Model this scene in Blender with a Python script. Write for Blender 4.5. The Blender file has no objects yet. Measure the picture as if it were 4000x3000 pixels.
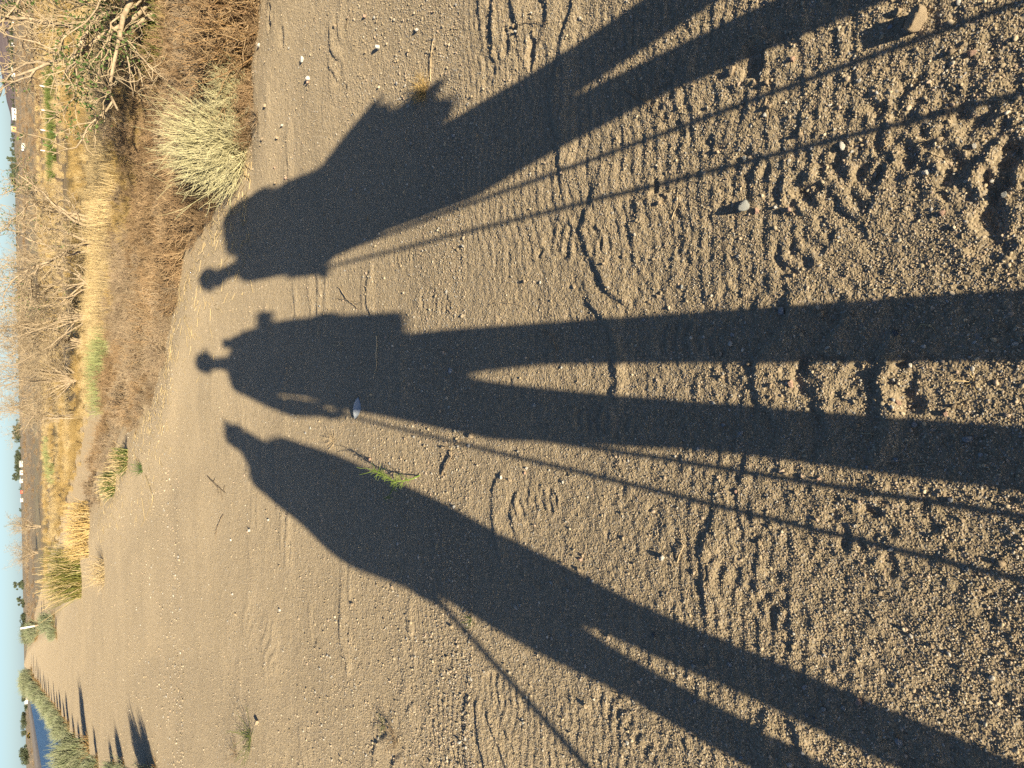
import bpy, math, random
import numpy as np
from mathutils import Vector

# ------------------------------------------------------------------ camera, sky, sun
SC = bpy.context.scene
COL = SC.collection
PITCH, ROLL, FPX, CAM_H = math.radians(35.04), math.radians(-1.108), 2750.0, 1.35
fw = np.array([0, math.cos(PITCH), -math.sin(PITCH)])
r0 = np.array([1.0, 0, 0]); u0 = np.cross(r0, fw)
RV = r0 * math.cos(ROLL) + u0 * math.sin(ROLL)
UV = -r0 * math.sin(ROLL) + u0 * math.cos(ROLL)
cam_d = bpy.data.cameras.new('camera'); cam = bpy.data.objects.new('camera', cam_d); COL.objects.link(cam)
from mathutils import Matrix
cam.matrix_world = Matrix(((-UV[0], RV[0], -fw[0], 0), (-UV[1], RV[1], -fw[1], 0), (-UV[2], RV[2], -fw[2], CAM_H), (0, 0, 0, 1)))
cam_d.sensor_width = 36; cam_d.lens = 36 * FPX / 4000; cam_d.clip_start = 0.02; cam_d.clip_end = 20000
SC.camera = cam

SUN_EL, SUN_AZ = math.radians(13.0), math.radians(3.8)      # the sun stands behind the camera
TE = math.tan(SUN_EL)
SD = np.array([math.sin(SUN_AZ), math.cos(SUN_AZ)]); PD = np.array([SD[1], -SD[0]])
W = bpy.data.worlds.new('World'); SC.world = W; W.use_nodes = True
nt = W.node_tree; bg = nt.nodes['Background']
sky = nt.nodes.new('ShaderNodeTexSky'); sky.sky_type = 'NISHITA'; sky.sun_disc = False
sky.sun_elevation = SUN_EL; sky.sun_rotation = math.pi + SUN_AZ
sky.air_density = 0.6; sky.dust_density = 0.7; sky.ozone_density = 2.4; sky.altitude = 300
nt.links.new(sky.outputs[0], bg.inputs[0]); bg.inputs[1].default_value = 0.07
sun_d = bpy.data.lights.new('sun', 'SUN'); sun_d.energy = 5.0; sun_d.angle = math.radians(0.53); sun_d.color = (1.0, 0.875, 0.64)
sun = bpy.data.objects.new('sun', sun_d); COL.objects.link(sun)
ld = Vector((SD[0] * math.cos(SUN_EL), SD[1] * math.cos(SUN_EL), -math.sin(SUN_EL)))
sun.rotation_euler = ld.to_track_quat('-Z', 'Y').to_euler(); sun.location = (0, -20, 10)
SC.view_settings.view_transform = 'Standard'; SC.view_settings.look = 'None'
SC.view_settings.exposure = 1.1; SC.view_settings.gamma = 1
SC.render.engine = 'CYCLES'
SC.cycles.use_denoising = False
SC.cycles.max_bounces = 5; SC.cycles.diffuse_bounces = 3; SC.cycles.glossy_bounces = 2

# ------------------------------------------------------------------ helpers
def at(X, Y, z=0.0):
    """Point of the photograph (4000 x 3000) -> the point of the place at height z."""
    r = RV * (3000 - Y - 1500) / FPX - UV * (X - 2000) / FPX + fw
    t = (z - CAM_H) / r[2]
    return np.array([r[0] * t, r[1] * t, z])

def tag(o, label=None, cat=None, group=None, kind=None):
    for k, v in (('label', label), ('category', cat), ('group', group), ('kind', kind)):
        if v: o[k] = v
    return o

def empty(name, loc, rz=0.0):
    o = bpy.data.objects.new(name, None); COL.objects.link(o); o.location = loc; o.rotation_euler = (0, 0, rz); return o

def me_from(name, V, F, mats=(), smooth=False, midx=None):
    """numpy verts (n,3) and a list of face arrays (m,3)/(m,4) -> mesh"""
    if not isinstance(F, (list, tuple)): F = [F]
    F = [np.asarray(f) for f in F if len(f)]
    me = bpy.data.meshes.new(name)
    me.vertices.add(len(V)); me.vertices.foreach_set('co', np.asarray(V, np.float32).ravel())
    loops = np.concatenate([f.ravel() for f in F]).astype(np.int32)
    tot = np.concatenate([np.full(len(f), f.shape[1]) for f in F]).astype(np.int32)
    start = np.concatenate([[0], np.cumsum(tot)[:-1]]).astype(np.int32)
    me.loops.add(len(loops)); me.loops.foreach_set('vertex_index', loops)
    me.polygons.add(len(tot)); me.polygons.foreach_set('loop_start', start); me.polygons.foreach_set('loop_total', tot)
    for m in mats: me.materials.append(m)
    if midx is not None: me.polygons.foreach_set('material_index', np.asarray(midx, np.int32))
    if smooth: me.polygons.foreach_set('use_smooth', np.ones(len(tot), bool))
    me.update(calc_edges=True); me.validate()
    return me

def obj(name, me, parent=None, loc=(0, 0, 0)):
    o = bpy.data.objects.new(name, me); COL.objects.link(o); o.location = loc
    if parent is not None: o.parent = parent
    return o

def copy_tree(o, parent=None):
    c = o.copy(); COL.objects.link(c)
    if parent is not None: c.parent = parent
    for ch in list(o.children): copy_tree(ch, c)
    return c

def rnd_hash(ix, iy, s):
    h = (ix.astype(np.int64) * 374761393 + iy.astype(np.int64) * 668265263 + s * 1442695041) & 0xffffffff
    h = ((h ^ (h >> 13)) * 1274126177) & 0xffffffff
    h = ((h ^ (h >> 15)) * 2246822519) & 0xffffffff
    return ((h ^ (h >> 16)) & 0xffffff) / 8388607.5 - 1.0

def vn(x, y, s=0):
    ix = np.floor(x); iy = np.floor(y); fx = x - ix; fy = y - iy
    fx = fx * fx * fx * (fx * (fx * 6 - 15) + 10); fy = fy * fy * fy * (fy * (fy * 6 - 15) + 10)
    a = rnd_hash(ix, iy, s); b = rnd_hash(ix + 1, iy, s); c = rnd_hash(ix, iy + 1, s); d = rnd_hash(ix + 1, iy + 1, s)
    return (a + (b - a) * fx) * (1 - fy) + (c + (d - c) * fx) * fy

def fbm(x, y, s=0, o=3):
    r = 0; a = 1.0; t = 0
    for i in range(o):
        r = r + a * vn(x * 2 ** i + 17.3 * i, y * 2 ** i - 9.1 * i, s + i * 7); t += a; a *= 0.5
    return r / t

def sst(a, b, x):
    t = np.clip((x - a) / (b - a), 0, 1); return t * t * (3 - 2 * t)

# ------------------------------------------------------------------ materials
def mat(name, c1, c2=None, scale=5.0, rough=0.9, bump=0.0, bscale=None, spec=0.25, c3=None, per_object=0.0, trans=0.0):
    m = bpy.data.materials.new(name); m.use_nodes = True; n = m.node_tree; p = n.nodes['Principled BSDF']
    p.inputs['Roughness'].default_value = rough; p.inputs['Specular IOR Level'].default_value = spec
    L = n.links.new
    tc = n.nodes.new('ShaderNodeTexCoord')
    nz = n.nodes.new('ShaderNodeTexNoise'); nz.inputs['Scale'].default_value = scale; nz.inputs['Detail'].default_value = 5
    L(tc.outputs['Object'], nz.inputs['Vector'])
    cr = n.nodes.new('ShaderNodeValToRGB'); cr.color_ramp.elements[0].position = 0.32; cr.color_ramp.elements[1].position = 0.68
    cr.color_ramp.elements[0].color = (*c1, 1); cr.color_ramp.elements[1].color = (*(c2 or c1), 1)
    if c3: e = cr.color_ramp.elements.new(0.5); e.color = (*c3, 1)
    L(nz.outputs['Fac'], cr.inputs['Fac'])
    out = cr.outputs['Color']
    if per_object:
        oi = n.nodes.new('ShaderNodeObjectInfo'); hs = n.nodes.new('ShaderNodeHueSaturation')
        mr = n.nodes.new('ShaderNodeMapRange'); mr.inputs[3].default_value = 1 - per_object; mr.inputs[4].default_value = 1 + per_object
        L(oi.outputs['Random'], mr.inputs[0]); L(mr.outputs[0], hs.inputs['Value']); L(out, hs.inputs['Color']); out = hs.outputs['Color']
    L(out, p.inputs['Base Color'])
    if trans:
        mx = n.nodes.new('ShaderNodeMixShader'); tr = n.nodes.new('ShaderNodeBsdfTranslucent'); mx.inputs[0].default_value = trans
        L(out, tr.inputs['Color']); L(p.outputs[0], mx.inputs[1]); L(tr.outputs[0], mx.inputs[2]); L(mx.outputs[0], n.nodes['Material Output'].inputs['Surface'])
    if bump:
        b = n.nodes.new('ShaderNodeBump'); b.inputs['Strength'].default_value = 1; b.inputs['Distance'].default_value = bump
        n2 = n.nodes.new('ShaderNodeTexNoise'); n2.inputs['Scale'].default_value = bscale or scale * 4; n2.inputs['Detail'].default_value = 4
        L(tc.outputs['Object'], n2.inputs['Vector']); L(n2.outputs['Fac'], b.inputs['Height']); L(b.outputs['Normal'], p.inputs['Normal'])
    return m

def ramp(n, pts, mode='LINEAR'):
    cr = n.nodes.new('ShaderNodeValToRGB'); r = cr.color_ramp; r.interpolation = mode
    while len(r.elements) > 1: r.elements.remove(r.elements[-1])
    r.elements[0].position = pts[0][0]; r.elements[0].color = (*pts[0][1], 1)
    for p, c in pts[1:]:
        e = r.elements.new(p); e.color = (*c, 1)
    return cr

def soil_material(name, tint=(1, 1, 1), grit=1.0):
    """sandy soil: broad tone patches, single grains picked out in tan, pink, grey and white, fine relief"""
    m = bpy.data.materials.new(name); m.use_nodes = True; n = m.node_tree; L = n.links.new; p = n.nodes['Principled BSDF']
    p.inputs['Roughness'].default_value = 0.92; p.inputs['Specular IOR Level'].default_value = 0.2; p.inputs['Diffuse Roughness'].default_value = 0.7
    tc = n.nodes.new('ShaderNodeTexCoord')
    def noise(s, d=4, r=0.55):
        z = n.nodes.new('ShaderNodeTexNoise'); z.inputs['Scale'].default_value = s; z.inputs['Detail'].default_value = d; z.inputs['Roughness'].default_value = r
        L(tc.outputs['Object'], z.inputs['Vector']); return z
    def vor(s):
        z = n.nodes.new('ShaderNodeTexVoronoi'); z.inputs['Scale'].default_value = s; L(tc.outputs['Object'], z.inputs['Vector']); return z
    t = np.array(tint)
    a = noise(1.3, 6, 0.6); ca = ramp(n, [(0.3, tuple(np.array((0.30, 0.236, 0.15)) * t)), (0.7, tuple(np.array((0.37, 0.292, 0.19)) * t))]); L(a.outputs['Fac'], ca.inputs['Fac'])
    v = vor(230); sp = n.nodes.new('ShaderNodeSeparateColor'); L(v.outputs['Color'], sp.inputs[0])
    cg = ramp(n, [(0, (0.17, 0.132, 0.085)), (0.2, (0.27, 0.21, 0.132)), (0.45, (0.35, 0.275, 0.175)), (0.7, (0.42, 0.335, 0.215)), (0.84, (0.4, 0.3, 0.21)), (0.93, (0.58, 0.48, 0.34)), (1, (0.33, 0.32, 0.31))]); L(sp.outputs[0], cg.inputs['Fac'])
    mx = n.nodes.new('ShaderNodeMix'); mx.data_type = 'RGBA'; mx.inputs[0].default_value = 0.5 * grit
    L(ca.outputs[0], mx.inputs[6]); L(cg.outputs[0], mx.inputs[7]); L(mx.outputs[2], p.inputs['Base Color'])
    v2 = vor(95)
    h1 = n.nodes.new('ShaderNodeMath'); h1.operation = 'MULTIPLY'; h1.inputs[1].default_value = -0.0026 * grit; L(v.outputs['Distance'], h1.inputs[0])
    h2 = n.nodes.new('ShaderNodeMath'); h2.operation = 'MULTIPLY'; h2.inputs[1].default_value = -0.0042 * grit; L(v2.outputs['Distance'], h2.inputs[0])
    b3 = noise(26, 5, 0.6); h3 = n.nodes.new('ShaderNodeMath'); h3.operation = 'MULTIPLY'; h3.inputs[1].default_value = 0.012; L(b3.outputs['Fac'], h3.inputs[0])
    s1 = n.nodes.new('ShaderNodeMath'); L(h1.outputs[0], s1.inputs[0]); L(h2.outputs[0], s1.inputs[1])
    s2 = n.nodes.new('ShaderNodeMath'); L(s1.outputs[0], s2.inputs[0]); L(h3.outputs[0], s2.inputs[1])
    b = n.nodes.new('ShaderNodeBump'); b.inputs['Strength'].default_value = 0.85; b.inputs['Distance'].default_value = 1.0
    L(s2.outputs[0], b.inputs['Height']); L(b.outputs[0], p.inputs['Normal'])
    return m

def field_material():
    """dry fields: strips of straw, golden grass, brown weeds and bare soil that lie across the view, by distance from the track"""
    m = bpy.data.materials.new('dry_field'); m.use_nodes = True; n = m.node_tree; L = n.links.new; p = n.nodes['Principled BSDF']
    p.inputs['Roughness'].default_value = 0.95; p.inputs['Specular IOR Level'].default_value = 0.1
    tc = n.nodes.new('ShaderNodeTexCoord'); sx = n.nodes.new('ShaderNodeSeparateXYZ'); L(tc.outputs['Object'], sx.inputs[0])
    mp = n.nodes.new('ShaderNodeMapping'); mp.inputs['Scale'].default_value = (0.03, 0.16, 1); L(tc.outputs['Object'], mp.inputs[0])
    nz = n.nodes.new('ShaderNodeTexNoise'); nz.inputs['Scale'].default_value = 1; nz.inputs['Detail'].default_value = 5; nz.inputs['Roughness'].default_value = 0.62; L(mp.outputs[0], nz.inputs[0])
    mr = n.nodes.new('ShaderNodeMapRange'); mr.inputs[3].default_value = 0.78; mr.inputs[4].default_value = 1.22; L(nz.outputs['Fac'], mr.inputs[0])
    d = n.nodes.new('ShaderNodeMath'); d.operation = 'DIVIDE'; d.inputs[0].default_value = 16.0; L(sx.outputs['Y'], d.inputs[1])
    tt = n.nodes.new('ShaderNodeMath'); tt.operation = 'MULTIPLY'; L(d.outputs[0], tt.inputs[0]); L(mr.outputs[0], tt.inputs[1])
    straw, gold, mauve, green, bare, brown = (0.434, 0.318, 0.157), (0.37, 0.246, 0.0861), (0.277, 0.189, 0.11), (0.185, 0.176, 0.0705), (0.426, 0.318, 0.188), (0.314, 0.211, 0.102)
    cr = ramp(n, [(0.0, (0.46, 0.36, 0.23)), (0.05, (0.5, 0.38, 0.24)), (0.085, (0.42, 0.32, 0.2)), (0.12, (0.44, 0.36, 0.22)), (0.145, bare), (0.17, straw), (0.20, bare), (0.235, brown), (0.265, (0.284, 0.213, 0.0972)), (0.30, mauve), (0.36, bare), (0.42, gold), (0.52, straw), (0.60, gold), (0.72, straw), (0.82, (0.284, 0.196, 0.105)), (1.0, (0.284, 0.201, 0.113))])
    L(tt.outputs[0], cr.inputs['Fac'])
    mp2 = n.nodes.new('ShaderNodeMapping'); mp2.inputs['Scale'].default_value = (0.25, 0.8, 1); L(tc.outputs['Object'], mp2.inputs[0])
    n2 = n.nodes.new('ShaderNodeTexNoise'); n2.inputs['Scale'].default_value = 1.2; n2.inputs['Detail'].default_value = 8; n2.inputs['Roughness'].default_value = 0.7; L(mp2.outputs[0], n2.inputs[0])
    c2 = ramp(n, [(0.3, (0.62, 0.6, 0.56)), (0.5, (1, 1, 1)), (0.72, (1.25, 1.22, 1.12))]); L(n2.outputs['Fac'], c2.inputs['Fac'])
    mx = n.nodes.new('ShaderNodeMix'); mx.data_type = 'RGBA'; mx.blend_type = 'MULTIPLY'; mx.inputs[0].default_value = 1
    L(cr.outputs[0], mx.inputs[6]); L(c2.outputs[0], mx.inputs[7]); L(mx.outputs[2], p.inputs['Base Color'])
    b = n.nodes.new('ShaderNodeBump'); b.inputs['Strength'].default_value = 0.8; b.inputs['Distance'].default_value = 0.25
    n3 = n.nodes.new('ShaderNodeTexNoise'); n3.inputs['Scale'].default_value = 2.2; n3.inputs['Detail'].default_value = 6; L(tc.outputs['Object'], n3.inputs[0])
    L(n3.outputs['Fac'], b.inputs['Height']); L(b.outputs[0], p.inputs['Normal'])
    return m

M_TRACK = soil_material('sandy_soil')
M_BANK = soil_material('bank_soil', (0.86, 0.83, 0.8), 0.8)
M_FIELD = field_material()
M_CANALBANK = mat('pale_canal_bank', (0.38, 0.31, 0.24), (0.48, 0.4, 0.31), 0.6, bump=0.05, bscale=2)

def stone_material():
    m = bpy.data.materials.new('stone'); m.use_nodes = True; n = m.node_tree; L = n.links.new; p = n.nodes['Principled BSDF']
    p.inputs['Roughness'].default_value = 0.85; p.inputs['Specular IOR Level'].default_value = 0.25
    oi = n.nodes.new('ShaderNodeObjectInfo')
    cr = ramp(n, [(0, (0.25, 0.195, 0.125)), (0.25, (0.36, 0.285, 0.185)), (0.5, (0.42, 0.34, 0.225)), (0.68, (0.43, 0.32, 0.23)), (0.8, (0.5, 0.42, 0.29)), (0.9, (0.34, 0.325, 0.3)), (0.97, (0.54, 0.48, 0.38)), (1, (0.25, 0.25, 0.25))])
    L(oi.outputs['Random'], cr.inputs['Fac']); L(cr.outputs[0], p.inputs['Base Color'])
    return m
M_GRAVEL = stone_material()
STONE = {
    'tan': mat('tan_stone', (0.36, 0.27, 0.175), (0.5, 0.39, 0.26), 60, bump=0.002, bscale=300),
    'pink': mat('pinkish_stone', (0.46, 0.28, 0.2), (0.55, 0.38, 0.28), 70, bump=0.002, bscale=300),
    'grey': mat('grey_stone', (0.26, 0.27, 0.26), (0.4, 0.4, 0.37), 90, bump=0.002, bscale=300),
    'white': mat('whitish_stone', (0.55, 0.5, 0.42), (0.7, 0.66, 0.58), 90, bump=0.002, bscale=300),
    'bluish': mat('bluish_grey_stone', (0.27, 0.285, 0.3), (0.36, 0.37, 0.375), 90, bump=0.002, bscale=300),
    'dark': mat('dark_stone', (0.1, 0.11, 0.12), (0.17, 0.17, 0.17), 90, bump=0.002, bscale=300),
}
M_STRAW = mat('dry_straw', (0.476, 0.345, 0.162), (0.613, 0.48, 0.27), 9, per_object=0.15)
M_GOLD = mat('golden_grass', (0.364, 0.246, 0.0882), (0.478, 0.344, 0.157), 6, per_object=0.2)
M_WEED = mat('brown_dead_weed', (0.218, 0.135, 0.0724), (0.416, 0.295, 0.164), 8, c3=(0.322, 0.218, 0.121), per_object=0.25)
M_WEED2 = mat('mauve_dead_weed', (0.262, 0.186, 0.122), (0.408, 0.314, 0.2), 8, per_object=0.2)
M_DARKWEED = mat('dark_brown_weed', (0.156, 0.0875, 0.0438), (0.396, 0.25, 0.112), 7)
M_SAGE = mat('pale_dry_sage', (0.427, 0.39, 0.21), (0.596, 0.54, 0.327), 7)
M_SAGE2 = mat('pale_green_rabbitbrush', (0.202, 0.232, 0.122), (0.338, 0.341, 0.219), 4, c3=(0.274, 0.295, 0.175), per_object=0.12)
M_SKIRT = mat('brown_dry_skirt', (0.244, 0.149, 0.0624), (0.404, 0.271, 0.125), 5)
M_BARK = mat('grey_bare_wood', (0.26, 0.195, 0.124), (0.434, 0.342, 0.232), 14, bump=0.004, bscale=60)
M_TWIG = mat('bare_twig', (0.323, 0.244, 0.151), (0.467, 0.37, 0.241), 6)
M_LEAF = mat('green_leaf', (0.06, 0.105, 0.03), (0.14, 0.2, 0.06), 3, trans=0.25)
M_GRASS = mat('fresh_grass', (0.0825, 0.118, 0.0264), (0.165, 0.198, 0.0528), 5, trans=0.2)
M_YGRASS = mat('yellow_green_grass', (0.205, 0.167, 0.042), (0.186, 0.205, 0.056), 4, trans=0.2)
M_SPRIG = mat('bright_green_sprig', (0.176, 0.264, 0.048), (0.288, 0.36, 0.096), 20, trans=0.25)
M_LOW = mat('low_green_shrub', (0.2, 0.215, 0.08), (0.3, 0.31, 0.14), 5)
M_FARLEAF = mat('far_tree_leaf', (0.075, 0.095, 0.055), (0.13, 0.145, 0.085), 0.4, trans=0.15, per_object=0.25)
M_TRUNK = mat('tree_bark', (0.16, 0.12, 0.09), (0.24, 0.19, 0.14), 3)
M_STALK = mat('dry_stalk', (0.42, 0.31, 0.18), (0.56, 0.44, 0.28), 30)
M_DARKTWIG = mat('dark_twig', (0.2, 0.14, 0.085), (0.33, 0.25, 0.16), 30)

# ------------------------------------------------------------------ the lie of the land
EDGE_R = np.array([(14, -8.0), (9, -2), (6, 1.8), (3.6, 3.7), (2.46, 4.5), (2.13, 4.87), (1.57, 5.0), (1.43, 6.1), (1.2, 6.76), (.94, 7.63), (.51, 8.25), (.02, 8.63), (-.84, 11.8), (-1.66, 14.1), (-3.44, 20.5), (-8.0, 33), (-11.2, 41), (-19.5, 68), (-27, 93), (-49, 165), (-100, 330), (-330, 1050), (-1100, 3500)], float)
EDGE_L = np.array([(-1.6, -9), (-2.6, -1), (-3.0, 3), (-3.6, 6), (-4.66, 9.7), (-6.06, 12.9), (-9.0, 21.9), (-14.9, 40.5), (-18.6, 52), (-25, 72), (-32, 95), (-54, 164), (-105, 330), (-336, 1050), (-1106, 3500)], float)

def side_dist(pl, x, y):
    """signed distance to a polyline that runs towards +y: positive on its right"""
    best = np.full(x.shape, 1e18); sg = np.ones(x.shape)
    for (ax, ay), (bx, by) in zip(pl[:-1], pl[1:]):
        dx, dy = bx - ax, by - ay; l2 = dx * dx + dy * dy
        t = np.clip(((x - ax) * dx + (y - ay) * dy) / l2, 0, 1)
        ex, ey = x - (ax + t * dx), y - (ay + t * dy); d = ex * ex + ey * ey
        cr = dx * ey - dy * ex
        k = d < best; best = np.where(k, d, best); sg = np.where(k, np.where(cr < 0, 1.0, -1.0), sg)
    return np.sqrt(best) * sg

FIELD_Z, WATER_Z = -0.8, -1.4
FOOT = []      # (x, y, heading, length)
for X, Y, hd, ln in [(2240, 945, 12, .27), (3310, 1480, 4, .27), (3440, 2040, -20, .25), (2440, 2815, 30, .26), (1740, 2890, 5, .28), (1760, 2780, 2, .26),
                     (2960, 700, 25, .27), (3330, 640, -15, .28), (3560, 720, 10, .26), (2600, 430, 70, .24), (1700, 1180, 15, .27), (1570, 1000, 5, .25),
                     (2080, 1960, -10, .27), (2700, 1330, 3, .26), (2350, 1650, 8, .27), (1980, 2700, -5, .27), (2900, 2300, 20, .26), (1330, 300, 60, .3), (1900, 190, 80, .28), (1200, 2500, -12, .28), (3700, 460, 40, .25), (3200, 900, -30, .26), (1450, 2800, 10, .28)]:
    p = at(X, Y); FOOT.append((p[0], p[1], math.radians(hd), ln))
PITS = []      # (x, y, rx, ry, depth)
for X, Y, rx, ry, dp in [(3160, 770, .03, .035, .03), (2558, 725, .05, .016, .022), (3390, 690, .03, .03, .022), (3560, 610, .03, .02, .02), (3730, 640, .05, .03, .022), (3890, 700, .04, .03, .025), (3950, 590, .03, .03, .03),
                         (3420, 420, .03, .03, .018), (2930, 250, .045, .06, .03), (2075, 200, .06, .03, .025), (1980, 165, .05, .03, .02), (2110, 990, .02, .04, .015), (2200, 1000, .015, .05, .017), (2310, 900, .012, .05, .014),
                         (3140, 1420, .03, .014, .018), (3240, 1400, .012, .05, .014), (3520, 1400, .016, .05, .02), (3560, 1560, .03, .03, .02), (2000, 1500, .03, .015, .012), (1060, 70, .12, .05, .05), (1110, 150, .1, .06, .03),
                         (3800, 470, .05, .04, .02), (3250, 650, .02, .04, .018), (2760, 560, .03, .03, .015), (3880, 860, .06, .04, .025), (3300, 2110, .03, .02, .018), (3480, 2200, .03, .02, .014), (3020, 2240, .02, .03, .016), (3390, 1990, .015, .035, .02), (3450, 1960, .015, .03, .018)]:
    p = at(X, Y); PITS.append((p[0], p[1], rx, ry, dp))

def hz(x, y):
    """height of the land without the small relief"""
    x = np.asarray(x, float); y = np.asarray(y, float)
    dr = side_dist(EDGE_R, x, y); dl = -side_dist(EDGE_L, x, y)
    far = sst(60, 200, y)
    wig = 0.35 * vn(x * 0.9, y * 0.9, 3) * sst(3, 9, y + np.abs(x))
    zr = FIELD_Z * sst(-0.05, 3.6, dr + wig)
    zl = np.interp(dl, [1.2, 7.5, 17.5, 20.5, 24, 28], [0, -2.2, -2.2, -0.95, -0.95, FIELD_Z])
    z = np.where(dr > -0.05, zr, 0) + np.where(dl > 1.2, zl, 0)
    off = np.maximum(np.maximum(dr - 3, dl - 26), 0)
    z = z + 0.10 * vn(x * 0.12, y * 0.12, 5) * sst(0, 6, off) + 0.16 * vn(x * 0.03, y * 0.03, 8) * sst(5, 30, off)
    z = z + 0.02 * vn(x * 0.7, y * 0.55, 11) * sst(2.0, 5.0, np.abs(x) + y * .5) + 0.008 * vn(x * 1.8, y * 1.4, 12)
    berm = np.exp(-((dr + 0.35) / 0.28) ** 2) * 0.035 * sst(3, 6, y)
    return z + berm

def relief(x, y):
    """small relief of the trodden track: undulation, scuffed scarps, shoe prints, pits"""
    d = np.hypot(x, y)
    near = sst(3.0, 0.8, d)
    f = sst(16, 9, d)
    rough = 0.6 + 0.4 * fbm(x * 1.1, y * 1.1, 21, 2)
    z = 0.0042 * fbm(x * 5, y * 5, 22, 3) * rough
    z = z + (0.0016 + 0.0012 * near) * fbm(x * 24, y * 24, 23, 3)
    z = z + 0.0016 * fbm(x * 62, y * 62, 29, 2) * (0.6 + near)
    # scarps across the view
    t = y * 7.5 + 1.5 * vn(x * 2.1, y * 1.2, 31) + 0.5 * vn(x * 7, y * 3, 32)
    s = t - np.floor(t); saw = np.where(s < 0.82, s / 0.82, (1 - s) / 0.18)
    msk = sst(0.36, 0.7, vn(x * 2.3 + 3, y * 5.5, 33)) * sst(9.0, 4.0, d)
    z = z + 0.0085 * saw * msk
    t = y * 26 + 1.2 * vn(x * 3.0, y * 3, 41) + 0.4 * vn(x * 11, y * 5, 42)
    s = t - np.floor(t); saw = np.where(s < 0.75, s / 0.75, (1 - s) / 0.25)
    msk = sst(0.1, 0.6, vn(x * 1.5 + 8, y * 2.0, 43)) * sst(6.5, 2.5, d)
    z = z + 0.0024 * saw * msk
    # wheel ruts that bend away with the track
    c = side_dist(EDGE_L, x, y)
    for o in (1.35, 3.1):
        z = z - 0.012 * np.exp(-((c - o) / 0.22) ** 2) * sst(4, 9, y)
    # churned lumps near the viewer's right
    ch = sst(0.0, 0.9, x + 0.2) * sst(2.2, 1.0, y)
    cl = np.clip(fbm(x * 13, y * 13, 51, 2), 0, 1)
    z = z + ch * (0.006 * cl - 0.006 * np.clip(-fbm(x * 8 + 5, y * 8, 52, 2) - 0.25, 0, 1))
    z = z * f
    for px, py, hd, ln in FOOT:
        k = (np.abs(x - px) < 0.3) & (np.abs(y - py) < 0.3)
        if not k.any(): continue
        lx = (x[k] - px); ly = (y[k] - py)
        v = (lx * math.sin(hd) + ly * math.cos(hd)) / ln; u = (lx * math.cos(hd) - ly * math.sin(hd)) / ln
        r = np.minimum(np.hypot(u / 0.19, (v - 0.17) / 0.33), np.hypot(u / 0.15, (v + 0.33) / 0.17))
        ins = sst(1.08, 0.9, r)
        bars = 0.5 + 0.5 * np.sin((v + 0.35 * np.abs(u)) * 42)
        worn = 0.55 + 0.45 * vn(lx * 14 + px * 9, ly * 14, 61)
        z[k] += worn * (ins * (-0.0048 + 0.0048 * sst(0.35, 0.75, bars)) + 0.0025 * np.exp(-((r - 1.15) / 0.12) ** 2))
    for px, py, rx, ry, dp in PITS:
        k = (np.abs(x - px) < 2.4 * rx) & (np.abs(y - py) < 2.4 * ry)
        if not k.any(): continue
        r = np.hypot((x[k] - px) / rx, (y[k] - py) / ry) * 1.3 + 0.55 * vn(x[k] * 38, y[k] * 38, 71)
        z[k] += -0.32 * dp * sst(1.15, 0.35, r) + 0.1 * dp * np.exp(-((r - 1.35) / 0.25) ** 2)
    return z

def gz(x, y):
    x = np.atleast_1d(np.asarray(x, float)); y = np.atleast_1d(np.asarray(y, float))
    return hz(x, y) + relief(x, y)

# rows and columns of one connected sheet: close set where one stands, wider with distance
ys = list(np.linspace(-9, 0.3, 12)); y = 0.3
while y < 3600:
    y += min(max(0.0048, (y * y + 1.8) / 958.0 * 1.15), 0.05 * y + 0.004 if y > 3 else 1); ys.append(y)
ys = np.array(ys)
NF, NO = 300, 46
uf = np.linspace(-1, 1, 2 * NF + 1)
uo = np.linspace(0, 1, NO + 1)[1:]
XG = []
for yy in ys:
    w = 0.9 + 0.6 * max(yy, 0); wo = 16 + 1.6 * max(yy, 0)
    o = w + (wo - w) * (0.12 * uo + 0.88 * uo ** 2.2)
    XG.append(np.concatenate([-o[::-1], uf * w, o]))
XG = np.array(XG); YG = np.repeat(ys[:, None], XG.shape[1], 1)
ny, nx = XG.shape
xf, yf = XG.ravel(), YG.ravel()
ZG = hz(xf, yf); k = (np.hypot(xf, yf) < 17); zr = relief(xf[k], yf[k]); ZG[k] += zr
VG = np.stack([xf, yf, ZG], 1)
ii = np.arange((ny - 1) * nx).reshape(ny - 1, nx)[:, :-1].ravel()
FG = np.stack([ii, ii + 1, ii + nx + 1, ii + nx], 1)
cx = VG[FG].mean(1)
dR = side_dist(EDGE_R, cx[:, 0], cx[:, 1]); dL = -side_dist(EDGE_L, cx[:, 0], cx[:, 1])
wob = 0.12 * vn(cx[:, 0] * 3, cx[:, 1] * 3, 91)
zone = np.where(dL > 27, 2, np.where(dL > 16.5, 3, np.where(dL > 1.0 + wob, 1, np.where(dR > 7, 2, np.where(dR > 0.0 + wob, 1, 0)))))
for zi, nm, mt in ((0, 'dirt_track', M_TRACK), (1, 'bank_ground', M_BANK), (2, 'field', M_FIELD), (3, 'canal_bank', M_CANALBANK)):
    f = FG[zone == zi]; used, inv = np.unique(f.ravel(), return_inverse=True)
    o = obj(nm, me_from(nm, VG[used], inv.reshape(-1, 4), [mt], smooth=True)); o['kind'] = 'structure'

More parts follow.
